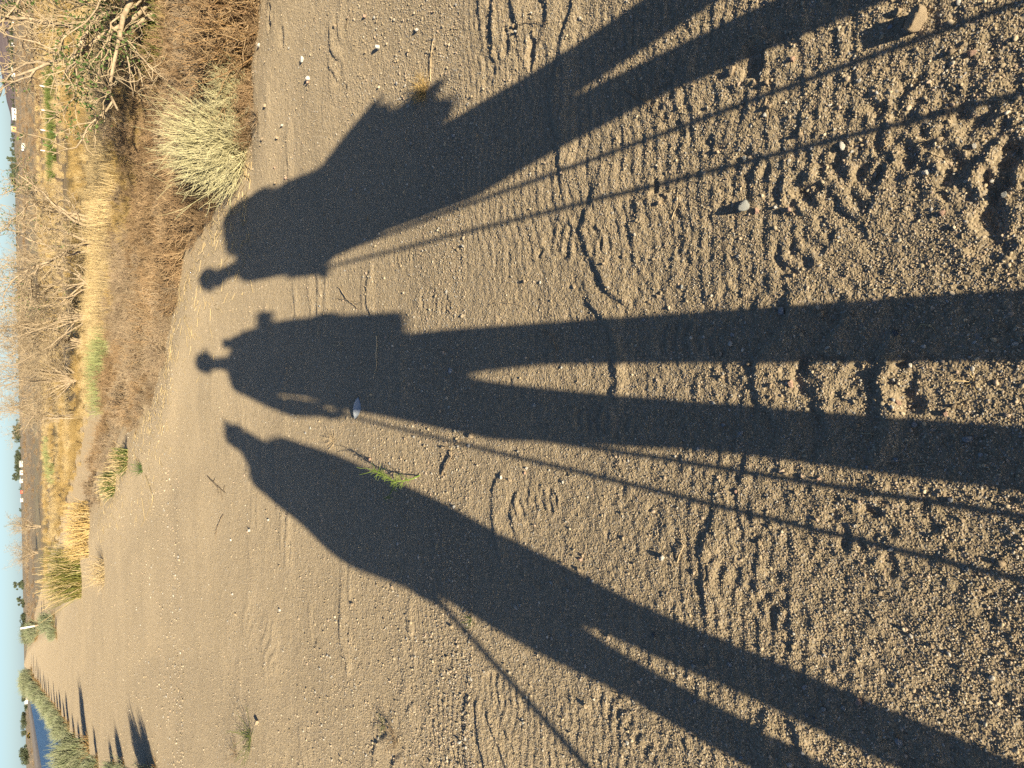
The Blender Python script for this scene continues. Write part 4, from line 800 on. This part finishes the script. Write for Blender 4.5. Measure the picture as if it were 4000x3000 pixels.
M_WHITE = mat('white_wall', (0.72, 0.7, 0.66), (0.8, 0.78, 0.74), 2); M_ORANGE = mat('orange_wall', (0.6, 0.36, 0.14), (0.66, 0.42, 0.18), 2); M_ROOF = mat('grey_roof', (0.4, 0.38, 0.36), (0.5, 0.47, 0.44), 2)
M_RED = mat('red_roof', (0.45, 0.1, 0.06), (0.5, 0.13, 0.08), 2); M_GLASS = mat('window_glass', (0.03, 0.04, 0.05), None, 2, rough=.15, spec=.5); M_YEL = mat('yellow_paint', (0.7, 0.45, 0.06), None, 2, rough=.5)
M_POST = mat('weathered_post', (0.3, 0.22, 0.15), (0.4, 0.3, 0.2), 5); M_TYRE = mat('tyre_rubber', (0.02, 0.02, 0.02), None, 2)
def box_geo(x0, x1, y0, y1, z0, z1):
    V = np.array([(x, y_, z) for z in (z0, z1) for y_ in (y0, y1) for x in (x0, x1)], float)
    return V, np.array([(0, 2, 3, 1), (4, 5, 7, 6), (0, 1, 5, 4), (2, 6, 7, 3), (0, 4, 6, 2), (1, 3, 7, 5)])
def gable(w, d, h, rise, ov=.3):
    a, b = w / 2 + ov, d / 2 + ov; t = .15
    V = [(-a, -b, h), (a, -b, h), (a, 0, h + rise), (-a, 0, h + rise), (a, b, h), (-a, b, h)]; V += [(x, y_, z + t) for x, y_, z in V]
    F = [(0, 1, 2, 3), (3, 2, 4, 5), (6, 9, 8, 7), (9, 11, 10, 8), (0, 6, 7, 1), (5, 4, 10, 11), (0, 3, 9, 6), (3, 5, 11, 9), (1, 7, 8, 2), (2, 8, 10, 4)]
    return np.array(V, float), np.array(F)
def building(name, Y, D, w, d, h, rise, wall, roof, label, nwin=3, group='far farm buildings'):
    h *= .75; rise *= .7
    r = RV * (1500 - Y) / FPX - UV * (90 - 2000) / FPX + fw; q = np.array([r[0], r[1]]) / np.hypot(r[0], r[1]) * D * 1.9
    t = empty(name, (q[0], q[1], float(hz(q[:1], q[1:2])[0]) - .05), -math.atan2(q[0], q[1]))
    gw = [box_geo(-w / 2, w / 2, -d / 2, d / 2, 0, h)]
    obj('wall', me_from('wall', *join(gw), [wall]), t); obj('roof', me_from('roof', *gable(w, d, h, rise), [roof]), t)
    obj('door', me_from('door', *box_geo(-.5, .5, -d / 2 - .06, -d / 2 - .005, .05, min(2.1, h * .8)), [M_POST]), t)
    for i in range(nwin):
        x = -w / 2 + (i + .5) * w / nwin
        if abs(x) < 1.2: x += 1.6
        f_ = obj('window', me_from('window', *box_geo(x - .6, x + .6, -d / 2 - .07, -d / 2 - .01, h * .4, h * .8), [M_ROOF]), t)
        obj('pane', me_from('pane', *box_geo(x - .5, x + .5, -d / 2 - .1, -d / 2 - .072, h * .44, h * .76), [M_GLASS]), f_)
    return tag(t, label, 'building', group)
building('white_shed', 290, 430, 7, 5, 3, .8, M_WHITE, M_WHITE, 'white shed below the purple hill')
building('white_shed', 100, 440, 2.5, 3, 2.4, .5, M_WHITE, M_ROOF, 'small pale shed behind the gnarled tree', 1)
building('white_shed', 182, 440, 2.5, 3, 2.6, .5, M_WHITE, M_ROOF, 'small white hut among the far trees', 1)
building('white_barn', 452, 380, 9, 6, 3, 1.0, M_WHITE, M_WHITE, 'long white barn at the foot of the hill slope', 4)
building('orange_house', 511, 380, 4.2, 5, 4.2, 1.0, M_ORANGE, M_ROOF, 'orange walled house near the hill foot', 2)
building('white_house', 1812, 410, 5.5, 5, 2.8, 1.0, M_WHITE, M_ROOF, 'white farm house below dark trees', 3)
building('white_house', 1846, 410, 4.0, 5, 2.6, .9, M_WHITE, M_ROOF, 'white farm building with a bluish door', 2)
building('white_house', 1878, 410, 3.5, 4, 2.8, .4, M_WHITE, M_WHITE, 'boxy white building left of the farm', 1)
building('red_house', 1921, 430, 3.2, 4, 2.0, .9, M_RED, M_RED, 'small red house on the flat horizon', 1)
building('white_shed', 1953, 430, 3.2, 4, 2.4, .6, M_WHITE, M_WHITE, 'little white shed past the red house', 1)
building('white_shed', 2680, 420, 8, 6, 2.6, .6, M_WHITE, M_WHITE, 'long white shed beyond the canal, first', 4, 'white sheds beyond the canal')
building('white_shed', 2705, 400, 6, 6, 2.2, .5, M_WHITE, M_WHITE, 'long white shed beyond the canal, middle', 3, 'white sheds beyond the canal')
building('white_shed', 2735, 390, 7, 6, 2.2, .5, M_WHITE, M_WHITE, 'long white shed beyond the canal, last', 3, 'white sheds beyond the canal')
# parked vehicles far off
def vehicle(name, X, Y, z, L, h, body, label):
    q = at(X, Y, z); t = empty(name, (q[0], q[1], float(hz(q[:1], q[1:2])[0])), .3)
    V, F = join([box_geo(-L / 2, L / 2, -.85, .85, .35, h * .62), ]); obj('body', me_from('body', V, F, [body]), t)
    V, F = box_geo(-L * .3, L * .22, -.75, .75, h * .62 + .003, h); V[4:, 0] *= .8; c_ = obj('cabin', me_from('cabin', V, F, [body]), t)
    V, F = box_geo(-L * .27, L * .19, -.79, .79, h * .68, h * .92); V[4:, 0] *= .85; obj('side_glass', me_from('side_glass', V, F, [M_GLASS]), c_)
    for sx in (-.3, .3):
        for sy in (-.86, .86):
            a = np.arange(12) * math.pi / 6; ring = [np.stack([sx * L + .34 * np.cos(a), np.full(12, sy + o_), .34 + .34 * np.sin(a)], 1) for o_ in (-.1, .1)]
            Fq = [(i, (i + 1) % 12, 12 + (i + 1) % 12, 12 + i) for i in range(12)]; V = np.concatenate(ring + [np.array([(sx * L, sy - .1, .34), (sx * L, sy + .1, .34)])])
            Ft = [((i + 1) % 12, i, 24) for i in range(12)] + [(12 + i, 12 + (i + 1) % 12, 25) for i in range(12)]
            obj('wheel', me_from('wheel', V, [np.array(Fq), np.array(Ft)], [M_TYRE]), t)
    return tag(t, label, 'vehicle', None)
for X, Y, w_, lb in ((100, 572, .55, 'larger white utility box in the field near the orange house'), (97, 584, .4, 'smaller white utility box beside the larger one in the field')):
    q = at(X, Y, -.8); t = empty('utility_box', (q[0], q[1], float(hz(q[:1], q[1:2])[0])), .3)
    obj('cabinet', me_from('cabinet', *box_geo(-w_, w_, -.3, .3, 0, w_ * 1.1), [M_WHITE]), t); obj('lid', me_from('lid', *box_geo(-w_ - .05, w_ + .05, -.36, .36, w_ * 1.1 + .003, w_ * 1.1 + .08), [M_ROOF]), t)
    tag(t, lb, 'utility box', 'white boxes in the field')
vehicle('yellow_truck', 118, 2872, -.8, 2.8, 1.5, M_YEL, 'yellow truck parked beyond the canal')
# field fence posts with white tops
for i, (X, Y) in enumerate(((246, 258), (246, 353), (247, 445), (245, 522), (240, 600))):
    q = at(X, Y, -.8); qz = float(hz(q[:1], q[1:2])[0]); t = empty('fence_post', (q[0], q[1], qz - .02))
    obj('post', me_from('post', *tubes(np.array([[(0, 0, -.1), (.01, 0, .4), (.015, 0, .85)]]), np.full((1, 3), .022), 6), [M_POST]), t)
    obj('white_cap', me_from('white_cap', *tubes(np.array([[(.015, 0, .8), (.017, 0, .9), (.02, 0, 1.0)]]), np.array([[.03, .034, .03]]), 8), [M_WHITE]), t)
    tag(t, ['thin white capped post in the field behind the gnarled tree', 'first white capped post past the gnarled tree', 'second white capped post past the gnarled tree', 'third white capped post past the gnarled tree', 'last white capped post by the bare pale patch'][i], 'post', 'white capped posts in the field')
# marker post
q = at(163, 2440, -.2); qz = float(hz(q[:1], q[1:2])[0]); t = empty('marker_post', (q[0], q[1], qz))
obj('wooden_base', me_from('wooden_base', *box_geo(-.06, .06, -.04, .04, -.1, .75), [M_POST]), t)
obj('white_panel', me_from('white_panel', *box_geo(-.085, .085, -.05, -.042, .55, 1.75), [M_WHITE]), t)
tag(t, 'white marker post on a brown base right of the track', 'post')

# hills
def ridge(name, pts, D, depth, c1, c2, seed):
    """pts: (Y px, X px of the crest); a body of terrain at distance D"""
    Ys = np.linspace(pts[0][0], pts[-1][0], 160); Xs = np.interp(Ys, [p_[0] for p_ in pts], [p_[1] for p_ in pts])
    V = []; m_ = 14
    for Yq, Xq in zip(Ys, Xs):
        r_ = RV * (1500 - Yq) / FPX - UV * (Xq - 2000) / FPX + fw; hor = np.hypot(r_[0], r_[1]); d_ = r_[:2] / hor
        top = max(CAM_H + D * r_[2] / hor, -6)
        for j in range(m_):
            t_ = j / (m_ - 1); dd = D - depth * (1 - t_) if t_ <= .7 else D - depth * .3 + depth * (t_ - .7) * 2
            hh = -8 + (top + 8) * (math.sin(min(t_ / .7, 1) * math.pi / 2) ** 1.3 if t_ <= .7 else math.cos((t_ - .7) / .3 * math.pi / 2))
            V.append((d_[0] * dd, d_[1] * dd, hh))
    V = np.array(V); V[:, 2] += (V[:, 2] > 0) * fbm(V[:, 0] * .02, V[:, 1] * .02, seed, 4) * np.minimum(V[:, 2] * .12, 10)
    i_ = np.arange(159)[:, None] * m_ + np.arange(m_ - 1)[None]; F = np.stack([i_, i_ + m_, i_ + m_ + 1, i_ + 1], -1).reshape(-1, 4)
    o_ = obj(name, me_from(name, V, F, [mat(name + '_rock_tint', c1, c2, .03, bump=3, bscale=.05)], True)); o_['kind'] = 'structure'
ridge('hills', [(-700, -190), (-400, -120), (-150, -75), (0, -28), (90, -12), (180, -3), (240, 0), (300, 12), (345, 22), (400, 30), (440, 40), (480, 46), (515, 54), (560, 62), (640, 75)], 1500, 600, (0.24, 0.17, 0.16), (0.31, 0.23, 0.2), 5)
ridge('far_hills', [(380, 70), (430, 52), (470, 43), (500, 42), (540, 47), (570, 53), (610, 57), (660, 63), (760, 78)], 3300, 900, (0.24, 0.24, 0.27), (0.3, 0.29, 0.3), 6)  # bluish grey: distance haze painted into the rock colour

# ------------------------------------------------------------------ the three walkers behind the camera whose shadows lie on the track
M_SKIN = mat('skin', (0.45, 0.27, 0.19), (0.52, 0.33, 0.24), 12, rough=.6)
M_EYE = mat('eye_white', (0.6, 0.58, 0.55), None, 5, rough=.3); M_HAIR = mat('brown_hair', (0.06, 0.035, 0.02), (0.12, 0.07, 0.04), 40)
def cap_geo(a, ra, b, rb, n=12):
    a, b = np.array(a, float), np.array(b, float); d = b - a; L_ = np.linalg.norm(d); d = d / L_ if L_ > 1e-6 else np.array([0, 0, 1.0])
    u = np.cross(d, [1, 0, 0] if abs(d[0]) < .8 else [0, 1, 0]); u /= np.linalg.norm(u); v = np.cross(d, u); V = []; ph = np.linspace(-math.pi / 2, math.pi / 2, 9)
    for i, p_ in enumerate(ph):
        c, r_ = (a, ra) if i < 5 else (b, rb)
        for k_ in range(n): V.append(c + d * r_ * math.sin(p_) + (u * math.cos(2 * math.pi * k_ / n) + v * math.sin(2 * math.pi * k_ / n)) * r_ * max(math.cos(p_), .02))
        if i == 4:
            for k_ in range(n): V.append(b + (u * math.cos(2 * math.pi * k_ / n) + v * math.sin(2 * math.pi * k_ / n)) * rb)
    m_ = len(V) // n; F = [(i * n + k_, i * n + (k_ + 1) % n, (i + 1) * n + (k_ + 1) % n, (i + 1) * n + k_) for i in range(m_ - 1) for k_ in range(n)]
    V += [a - d * ra, b + d * rb]; F2 = [((k_ + 1) % n, k_, len(V) - 2) for k_ in range(n)] + [((m_ - 1) * n + k_, (m_ - 1) * n + (k_ + 1) % n, len(V) - 1) for k_ in range(n)]
    return np.array(V), np.array(F), np.array(F2)
def ell_geo(c, r_):
    V, F = ico(2); return V * np.array(r_) + np.array(c), np.zeros((0, 4), int), F
def solid(name, geos, mt, parent, voxel=.009, smooth=6):
    V, Q, T, o_ = [], [], [], 0
    for v, q_, t_ in geos: V.append(v); Q.append(q_ + o_); T.append(t_ + o_); o_ += len(v)
    tmp = obj('tmp', me_from('tmp', np.concatenate(V), [np.concatenate(Q), np.concatenate(T)]))
    m_ = tmp.modifiers.new('r', 'REMESH'); m_.mode = 'VOXEL'; m_.voxel_size = voxel
    s_ = tmp.modifiers.new('s', 'SMOOTH'); s_.factor = .5; s_.iterations = smooth
    dg = bpy.context.evaluated_depsgraph_get(); me = bpy.data.meshes.new_from_object(tmp.evaluated_get(dg)); me.name = name
    bpy.data.objects.remove(tmp); me.materials.clear(); me.materials.append(mt); me.polygons.foreach_set('use_smooth', np.ones(len(me.polygons), bool))
    return obj(name, me, parent)

class Fig:
    """a walker in its own frame: a = sideways as the sun sees it, b = ahead, away from the sun, z = height (za*z+zb)"""
    def __init__(s, foot, da, zb, label):
        s.da, s.zb = da, zb; s.t = empty('person', (foot[0], foot[1], 0), -SUN_AZ); tag(s.t, label, 'person', 'three walkers standing behind the camera')
    def p(s, q): return (q[0] + s.da, q[1], q[2] * .9617 + s.zb)
    def caps(s, *chain): return [cap_geo(s.p(a), ra, s.p(b), rb) for (a, ra), (b, rb) in zip(chain[:-1], chain[1:])]
    def raw(s, *chain): return [cap_geo(a, ra, b, rb) for (a, ra), (b, rb) in zip(chain[:-1], chain[1:])]
    def ell(s, c, r_): return ell_geo(s.p(c), r_)
    def hand(s, w, d, side, curl=(0, 1, 0)):
        """palm at w pointing along d, four fingers that curl towards curl, thumb on its side"""
        w, d, c = np.array(s.p(w)), np.array(d, float), np.array(curl, float); d /= np.linalg.norm(d); c /= np.linalg.norm(c); l_ = np.cross(d, c); l_ /= np.linalg.norm(l_)
        g = [ell_geo(w + d * .045, (.026, .034, .046))]
        for i, ln in enumerate((.07, .08, .075, .058)):
            b_ = w + d * .075 + l_ * (.03 - .02 * i); k1 = b_ + d * ln * .5 + c * .012; k2 = k1 + c * ln * .42; k3 = k2 - d * ln * .3 + c * .006
            g += s.raw((b_, .0095), (k1, .009), (k2, .0085), (k3, .0075))
        t0 = w + d * .02 + l_ * .03 * side; t1 = t0 + d * .025 + l_ * .022 * side + c * .02; t2 = t1 + d * .018 + c * .03
        return g + s.raw((t0, .012), (t1, .0105), (t2, .009))
    def head(s, c, yaw, r_=(.074, .094, .112)):
        """skull, jaw, nose, lips, ears; yaw turns the face from +b"""
        w = np.array(s.p(c)); f_ = np.array([math.sin(yaw), math.cos(yaw), 0]); sd = np.array([f_[1], -f_[0], 0]); up = np.array([0, 0, 1.0]); s.hd = (w, f_, sd)
        g = [cap_geo(w + up * .03 - f_ * .012, .085, w + up * .03 + f_ * .008, .082), cap_geo(w - up * .035 + f_ * .015, .066, w - up * .075 + f_ * .035, .044)]
        g += s.raw((w + f_ * .088 + up * .012, .012), (w + f_ * .108 - up * .022, .014)) + s.raw((w + f_ * .084 - up * .052 - sd * .02, .009), (w + f_ * .084 - up * .052 + sd * .02, .009))
        g += s.raw((w + f_ * .082 + up * .028 - sd * .045, .01), (w + f_ * .082 + up * .028 + sd * .045, .01))
        for k_ in (-1, 1): g += s.raw((w + sd * k_ * .082 + up * .01, .018), (w + sd * k_ * .08 - up * .025, .013))
        return g
    def face(s):
        w, f_, sd = s.hd
        for k_ in (-1, 1):
            v, q_, t_ = ell_geo(w + f_ * .078 + sd * k_ * .031 + np.array([0, 0, .008]), (.013, .013, .012)); obj('eye', me_from('eye', v, t_, [M_EYE], True), s.t)

def pole(fig, top, tip, label, rad=.008):
    A, B_ = np.array(fig.p(top)), np.array((tip[0] + fig.da, tip[1], 0.0)); t = empty('hiking_pole', (0, 0, 0)); t.location = fig.t.location; t.rotation_euler = fig.t.rotation_euler
    d = (A - B_) / np.linalg.norm(A - B_); n = 8
    obj('shaft', me_from('shaft', *tubes(np.array([[B_, B_ + (A - B_) * .5, A]]), np.array([[rad * .75, rad, rad * 1.1]]), n), [mat('pole_metal', (.12, .12, .13), None, 5, rough=.4)], True), t)
    obj('grip', me_from('grip', *tubes(np.array([[A - d * .02, A + d * .05, A + d * .12, A + d * .14]]), np.array([[.014, .016, .018, .012]]), n), [mat('pole_grip', (.03, .03, .03), None, 5)], True), t)
    obj('basket', me_from('basket', *tubes(np.array([[B_ + d * .05, B_ + d * .055, B_ + d * .06]]), np.array([[.028, .032, .026]]), 10), [M_TYRE]), t)
    return tag(t, label, 'hiking pole', 'hiking poles of the walkers')

cloth = lambda n_, c_: mat(n_, c_, tuple(x * 1.3 for x in c_), 30, bump=.002, bscale=120)
def boots(f, pts, c):
    for (a, b) in pts: solid('boot', f.raw(((a + f.da, b - .05, .045), .045), ((a + f.da + c * .02, b + .13, .035), .035)) + f.raw(((a + f.da, b - .03, .05), .05), ((a + f.da, b - .03, .15), .05)), M_BOOT, f.t, .012)
M_BOOT = cloth('boot_leather', (.08, .055, .035))

# middle walker, the one who takes the picture
f = Fig((-.06, -.5), -.013, .046, 'tall person holding up a phone, left hand at the hip with two poles')
g = f.head((-.163, .03, 1.635), .15) + f.caps(((-.155, .0, 1.57), .052), ((-.14, -.01, 1.44), .06))
g += f.caps(((-.30, 0, 1.385), .055), ((-.355, -.03, 1.17), .047), ((-.375, .0, 1.09), .04), ((-.35, .06, .985), .031)) + f.hand((-.35, .06, .985), (.12, .1, -1), 1, (0.6, .6, 0))
pc = np.array([.04, .478, (1.315 - f.zb) / .9617])
g += f.caps(((.06, 0, 1.335), .055), ((.13, .04, 1.11), .046), ((.12, .12, 1.09), .042), ((.06, .43, 1.245), .03)) + f.hand((.06, .43, 1.245), (-.1, .35, .9), -1, (-.8, .2, .2))
solid('body', g + f.caps(((-.13, 0, 1.3), .12), ((-.1, 0, .9), .14)) + f.caps(((-.0, 0, .75), .06), ((.08, 0, .15), .045)) + f.caps(((-.18, 0, .75), .06), ((-.125, 0, .15), .045)), M_SKIN, f.t, .0075, 4); f.face()
solid('shirt', f.caps(((-.285, 0, 1.385), .066), ((-.14, 0, 1.415), .075), ((.05, 0, 1.335), .068)) + f.caps(((-.19, 0, 1.28), .125), ((-.165, 0, 1.06), .12), ((-.15, 0, .97), .14), ((-.135, 0, .84), .155)) + f.caps(((-.06, 0, 1.25), .12), ((-.06, 0, .9), .13)) + f.caps(((-.29, 0, 1.385), .064), ((-.352, -.03, 1.19), .056)) + f.caps(((.05, 0, 1.335), .066), ((.12, .03, 1.13), .056)), cloth('blue_shirt', (.08, .14, .25)), f.t, .012)
solid('trousers', f.caps(((-.19, 0, .80), .105), ((-.185, 0, .58), .105), ((-.165, .02, .44), .078), ((-.143, .0, .33), .06), ((-.125, 0, .12), .055)) + f.caps(((-.04, 0, .80), .11), ((.02, 0, .62), .085), ((.065, .02, .43), .06), ((.08, 0, .33), .056), ((.105, 0, .12), .054)) + f.caps(((-.18, 0, .83), .11), ((-.05, 0, .83), .11)), cloth('khaki_trousers', (.25, .2, .13)), f.t, .012)
boots(f, [(-.125, .0), (.105, .0)], 0)
solid('cap', [ell_geo(f.hd[0] + np.array([0, -.005, .055]), (.092, .1, .065))] + f.raw((f.hd[0] + np.array([.03, .09, .045]), .012), (f.hd[0] + np.array([.12, .07, .0]), .018)), cloth('tan_cap', (.3, .22, .14)), f.t, .009)
bp = empty('backpack', f.t.location); bp.rotation_euler = f.t.rotation_euler
solid('pack_bag', f.caps(((-.16, -.2, 1.2), .07), ((.095, -.2, 1.2), .075), ((.1, -.2, 1.1), .085)) + f.caps(((-.2, -.21, 1.0), .075), ((.13, -.21, 1.0), .075)) + [(lambda b_: (b_[0], b_[1], np.zeros((0, 3), int)))(box_geo(-.26 + f.da, .18 + f.da, -.3, -.12, .79 * .9617 + f.zb, 1.0 * .9617 + f.zb))], cloth('green_pack', (.1, .13, .08)), bp, .014, 3)
solid('shadow_block', [(lambda b_: (b_[0], b_[1], np.zeros((0, 3), int)))(box_geo(.06 + f.da, .237 + f.da, -.26, -.16, 1.235 * .9617 + f.zb, 1.318 * .9617 + f.zb))], cloth('black_block', (.04, .04, .045)), bp, .011, 2)  # made-up block, added to give the shadow its square bump at the shoulder
solid('shoulder_strap', f.caps(((.03, -.1, 1.36), .022), ((.04, .06, 1.36), .022), ((.03, .12, 1.15), .022), ((.05, -.08, .95), .022)) + f.caps(((-.24, -.1, 1.4), .022), ((-.24, .06, 1.4), .022), ((-.22, .12, 1.2), .022), ((-.22, -.08, .98), .022)), cloth('strap_web', (.05, .06, .05)), bp, .01, 3)
tag(bp, 'square bottomed day pack with a block added for its shadow, on the middle walker', 'backpack', 'packs of the walkers')
pole(f, (-.30, .1, .95), (-.203, .03), 'inner of two poles held by the middle walker'); pole(f, (-.325, .12, .99), (-.33, .05), 'outer of two poles held by the middle walker')
ph = empty('phone', (0, 0, 0)); ph.matrix_world = cam.matrix_world
v, q_ = box_geo(-.03, .125, -.064, .012, .006, .014); obj('case', me_from('case', v, q_, [mat('phone_case', (.02, .02, .022), None, 5, rough=.4)]), ph)
v, q_ = box_geo(-.027, .122, -.061, .009, .0142, .0148); obj('screen', me_from('screen', v, q_, [mat('phone_glass', (.01, .01, .012), None, 5, rough=.1, spec=.5)]), ph)
tag(ph, 'slim black phone held by the middle walker', 'phone')

# left walker
f = Fig((-.68, -.8), -.04, .1385, 'short person in a visored cap with a bulging pack, one pole trailing')
g = f.head((-.063, .0, 1.365), 1.05) + f.caps(((-.075, 0, 1.29), .052), ((-.09, 0, 1.18), .058))
g += f.caps(((.015, .03, 1.1), .05), ((.03, .08, .88), .042), ((-.02, .2, .78), .032)) + f.hand((-.02, .2, .78), (-.4, .5, -.4), 1, (0, .4, .8)) + f.caps(((-.21, -.02, 1.12), .05), ((-.30, .0, .88), .042), ((-.34, .08, .72), .03)) + f.hand((-.34, .08, .72), (-.3, .2, -1), -1, (.6, .3, .3))
solid('body', g + f.caps(((-.09, 0, 1.05), .12), ((-.11, 0, .7), .13)) + f.caps(((-.07, 0, .5), .055), ((-.06, 0, .1), .042)) + f.caps(((-.24, 0, .5), .055), ((-.235, 0, .1), .042)), M_SKIN, f.t, .0075, 4); f.face()
solid('jacket', f.caps(((-.19, 0, 1.12), .075), ((-.03, 0, 1.13), .08)) + f.caps(((-.06, 0, 1.04), .14), ((-.055, 0, .9), .145), ((-.1, 0, .66), .16), ((-.13, 0, .6), .165)) + f.caps(((.015, .03, 1.1), .062), ((.03, .08, .9), .053)) + f.caps(((-.21, -.02, 1.12), .062), ((-.30, .0, .89), .052)), cloth('maroon_jacket', (.2, .05, .06)), f.t, .012)
solid('trousers', f.caps(((-.23, 0, .62), .1), ((-.24, 0, .5), .085), ((-.23, .02, .40), .064), ((-.228, 0, .33), .055), ((-.24, 0, .0), .052)) + f.caps(((-.06, 0, .62), .1), ((-.07, 0, .48), .085), ((-.076, .02, .39), .067), ((-.066, 0, .3), .058), ((-.055, 0, .0), .054)), cloth('grey_trousers', (.14, .14, .15)), f.t, .012)
boots(f, [(-.24, 0), (-.055, 0)], 0)
w = f.hd[0]; solid('cap', [ell_geo(w + np.array([-.01, 0, .055]), (.09, .092, .06))] + f.raw((w + np.array([.0, .02, .075]), .03), (w + np.array([.055, .04, .09]), .022), (w + np.array([.1, .05, .098]), .008)) + f.raw((w + np.array([.03, .03, .05]), .03), (w + np.array([.085, .05, .085]), .01)), cloth('red_cap', (.35, .07, .05)), f.t, .008, 3)
solid('hood', f.caps(((-.075, -.02, 1.40), .088), ((-.085, -.03, 1.3), .088), ((-.1, -.03, 1.18), .1)) + f.caps(((-.13, -.05, 1.36), .03), ((-.2, -.08, 1.3), .05)), cloth('maroon_hood', (.2, .05, .06)), f.t, .01)
bp = empty('backpack', f.t.location); bp.rotation_euler = f.t.rotation_euler
solid('pack_bag', f.caps(((-.235, -.15, 1.27), .08), ((-.29, -.15, 1.265), .08)) + f.caps(((-.27, -.16, 1.2), .115), ((-.29, -.16, 1.05), .12), ((-.335, -.16, .92), .13), ((-.29, -.16, .77), .1)), cloth('purple_pack', (.12, .06, .16)), bp, .014, 4)
solid('shoulder_strap', f.caps(((-.15, -.08, 1.22), .022), ((-.12, .09, 1.16), .022), ((-.12, .14, .95), .022), ((-.2, -.04, .8), .022)), cloth('strap_web2', (.05, .05, .06)), bp, .01, 3)
tag(bp, 'bulging pack on the left walker reaching beside the head', 'backpack', 'packs of the walkers')
pole(f, (-.30, .1, .66), (-1.12, .05), 'pole trailing out to the side of the left walker', .011)

# right walker
f = Fig((.80, -.5), -.013, .046, 'stooping person in profile under a high domed pack with two poles')
g = f.head((-.315, .02, 1.58), -1.2) + f.caps(((-.30, 0, 1.5), .055), ((-.29, 0, 1.36), .062))
g += f.caps(((-.33, .06, 1.28), .05), ((-.36, .1, 1.08), .042), ((-.42, .14, .985), .032)) + f.hand((-.42, .12, .99), (-.1, .3, -.6), 1, (-.2, .8, 0)) + f.caps(((-.2, .0, 1.28), .05), ((-.2, .1, 1.02), .042), ((-.32, .2, .93), .032)) + f.hand((-.32, .2, .93), (-.5, .3, -.4), -1, (.2, .6, .3))
solid('body', g + f.caps(((-.25, 0, 1.25), .12), ((-.2, 0, .85), .13)) + f.caps(((-.15, 0, .6), .06), ((-.11, .05, .15), .042)) + f.caps(((-.1, 0, .6), .06), ((.17, -.05, .12), .042)), M_SKIN, f.t, .0075, 4); f.face()
solid('fleece', f.caps(((-.31, 0, 1.28), .105), ((-.29, 0, 1.1), .125), ((-.25, 0, .9), .125), ((-.2, 0, .82), .14)) + f.caps(((-.15, 0, 1.3), .1), ((-.12, 0, .9), .14), ((-.1, 0, .8), .14)) + f.caps(((-.33, .06, 1.28), .062), ((-.36, .1, 1.09), .054), ((-.41, .13, 1.0), .042)), cloth('teal_fleece', (.05, .17, .17)), f.t, .012)
solid('trousers', f.caps(((-.2, 0, .82), .13), ((-.19, .03, .62), .115), ((-.155, .06, .47), .072), ((-.14, .06, .42), .064), ((-.112, .04, .33), .05), ((-.1, .0, .1), .048)) + f.caps(((-.1, 0, .82), .13), ((-.06, 0, .62), .09), ((.0, .0, .48), .056), ((.03, 0, .4), .054), ((.075, -.03, .32), .052), ((.19, -.06, .1), .048)), cloth('black_trousers', (.05, .05, .055)), f.t, .012)
boots(f, [(-.1, 0.0), (.195, -.06)], -1)
w = f.hd[0]; solid('hair', [ell_geo(w + np.array([.02, -.005, .035]), (.085, .09, .085))], M_HAIR, f.t, .01)
solid('tied_jacket', f.caps(((-.02, -.1, .97), .07), ((.1, -.12, .93), .06), ((.19, -.12, .865), .045), ((.275, -.12, .815), .014)) + f.caps(((.0, -.1, .87), .08), ((.13, -.12, .83), .065), ((.21, -.12, .81), .03)) + f.caps(((.0, -.1, .8), .08), ((.13, -.12, .74), .06), ((.195, -.12, .672), .014)) + f.caps(((-.02, -.1, .75), .07), ((.08, -.1, .70), .06)), cloth('yellow_jacket', (.4, .28, .06)), f.t, .01, 3)
bp = empty('backpack', f.t.location); bp.rotation_euler = f.t.rotation_euler
solid('pack_bag', f.caps(((-.1, -.18, 1.41), .11), ((.07, -.18, 1.415), .125)) + f.caps(((-.05, -.2, 1.3), .14), ((.06, -.2, 1.3), .13)) + f.caps(((-.05, -.2, 1.2), .14), ((.03, -.2, 1.15), .12), ((.0, -.2, 1.0), .11)), cloth('orange_pack', (.35, .13, .04)), bp, .014, 4)
solid('shoulder_strap', f.caps(((-.15, -.08, 1.4), .02), ((-.28, .08, 1.36), .02), ((-.36, .06, 1.2), .02), ((-.2, -.05, .98), .02)), cloth('strap_web3', (.06, .05, .05)), bp, .01, 3)
tag(bp, 'high domed pack on the right walker', 'backpack', 'packs of the walkers')
pole(f, (-.42, .08, .93), (-.385, .05), 'front pole of the right walker'); pole(f, (-.36, .12, .88), (-.21, .05), 'rear pole of the right walker')
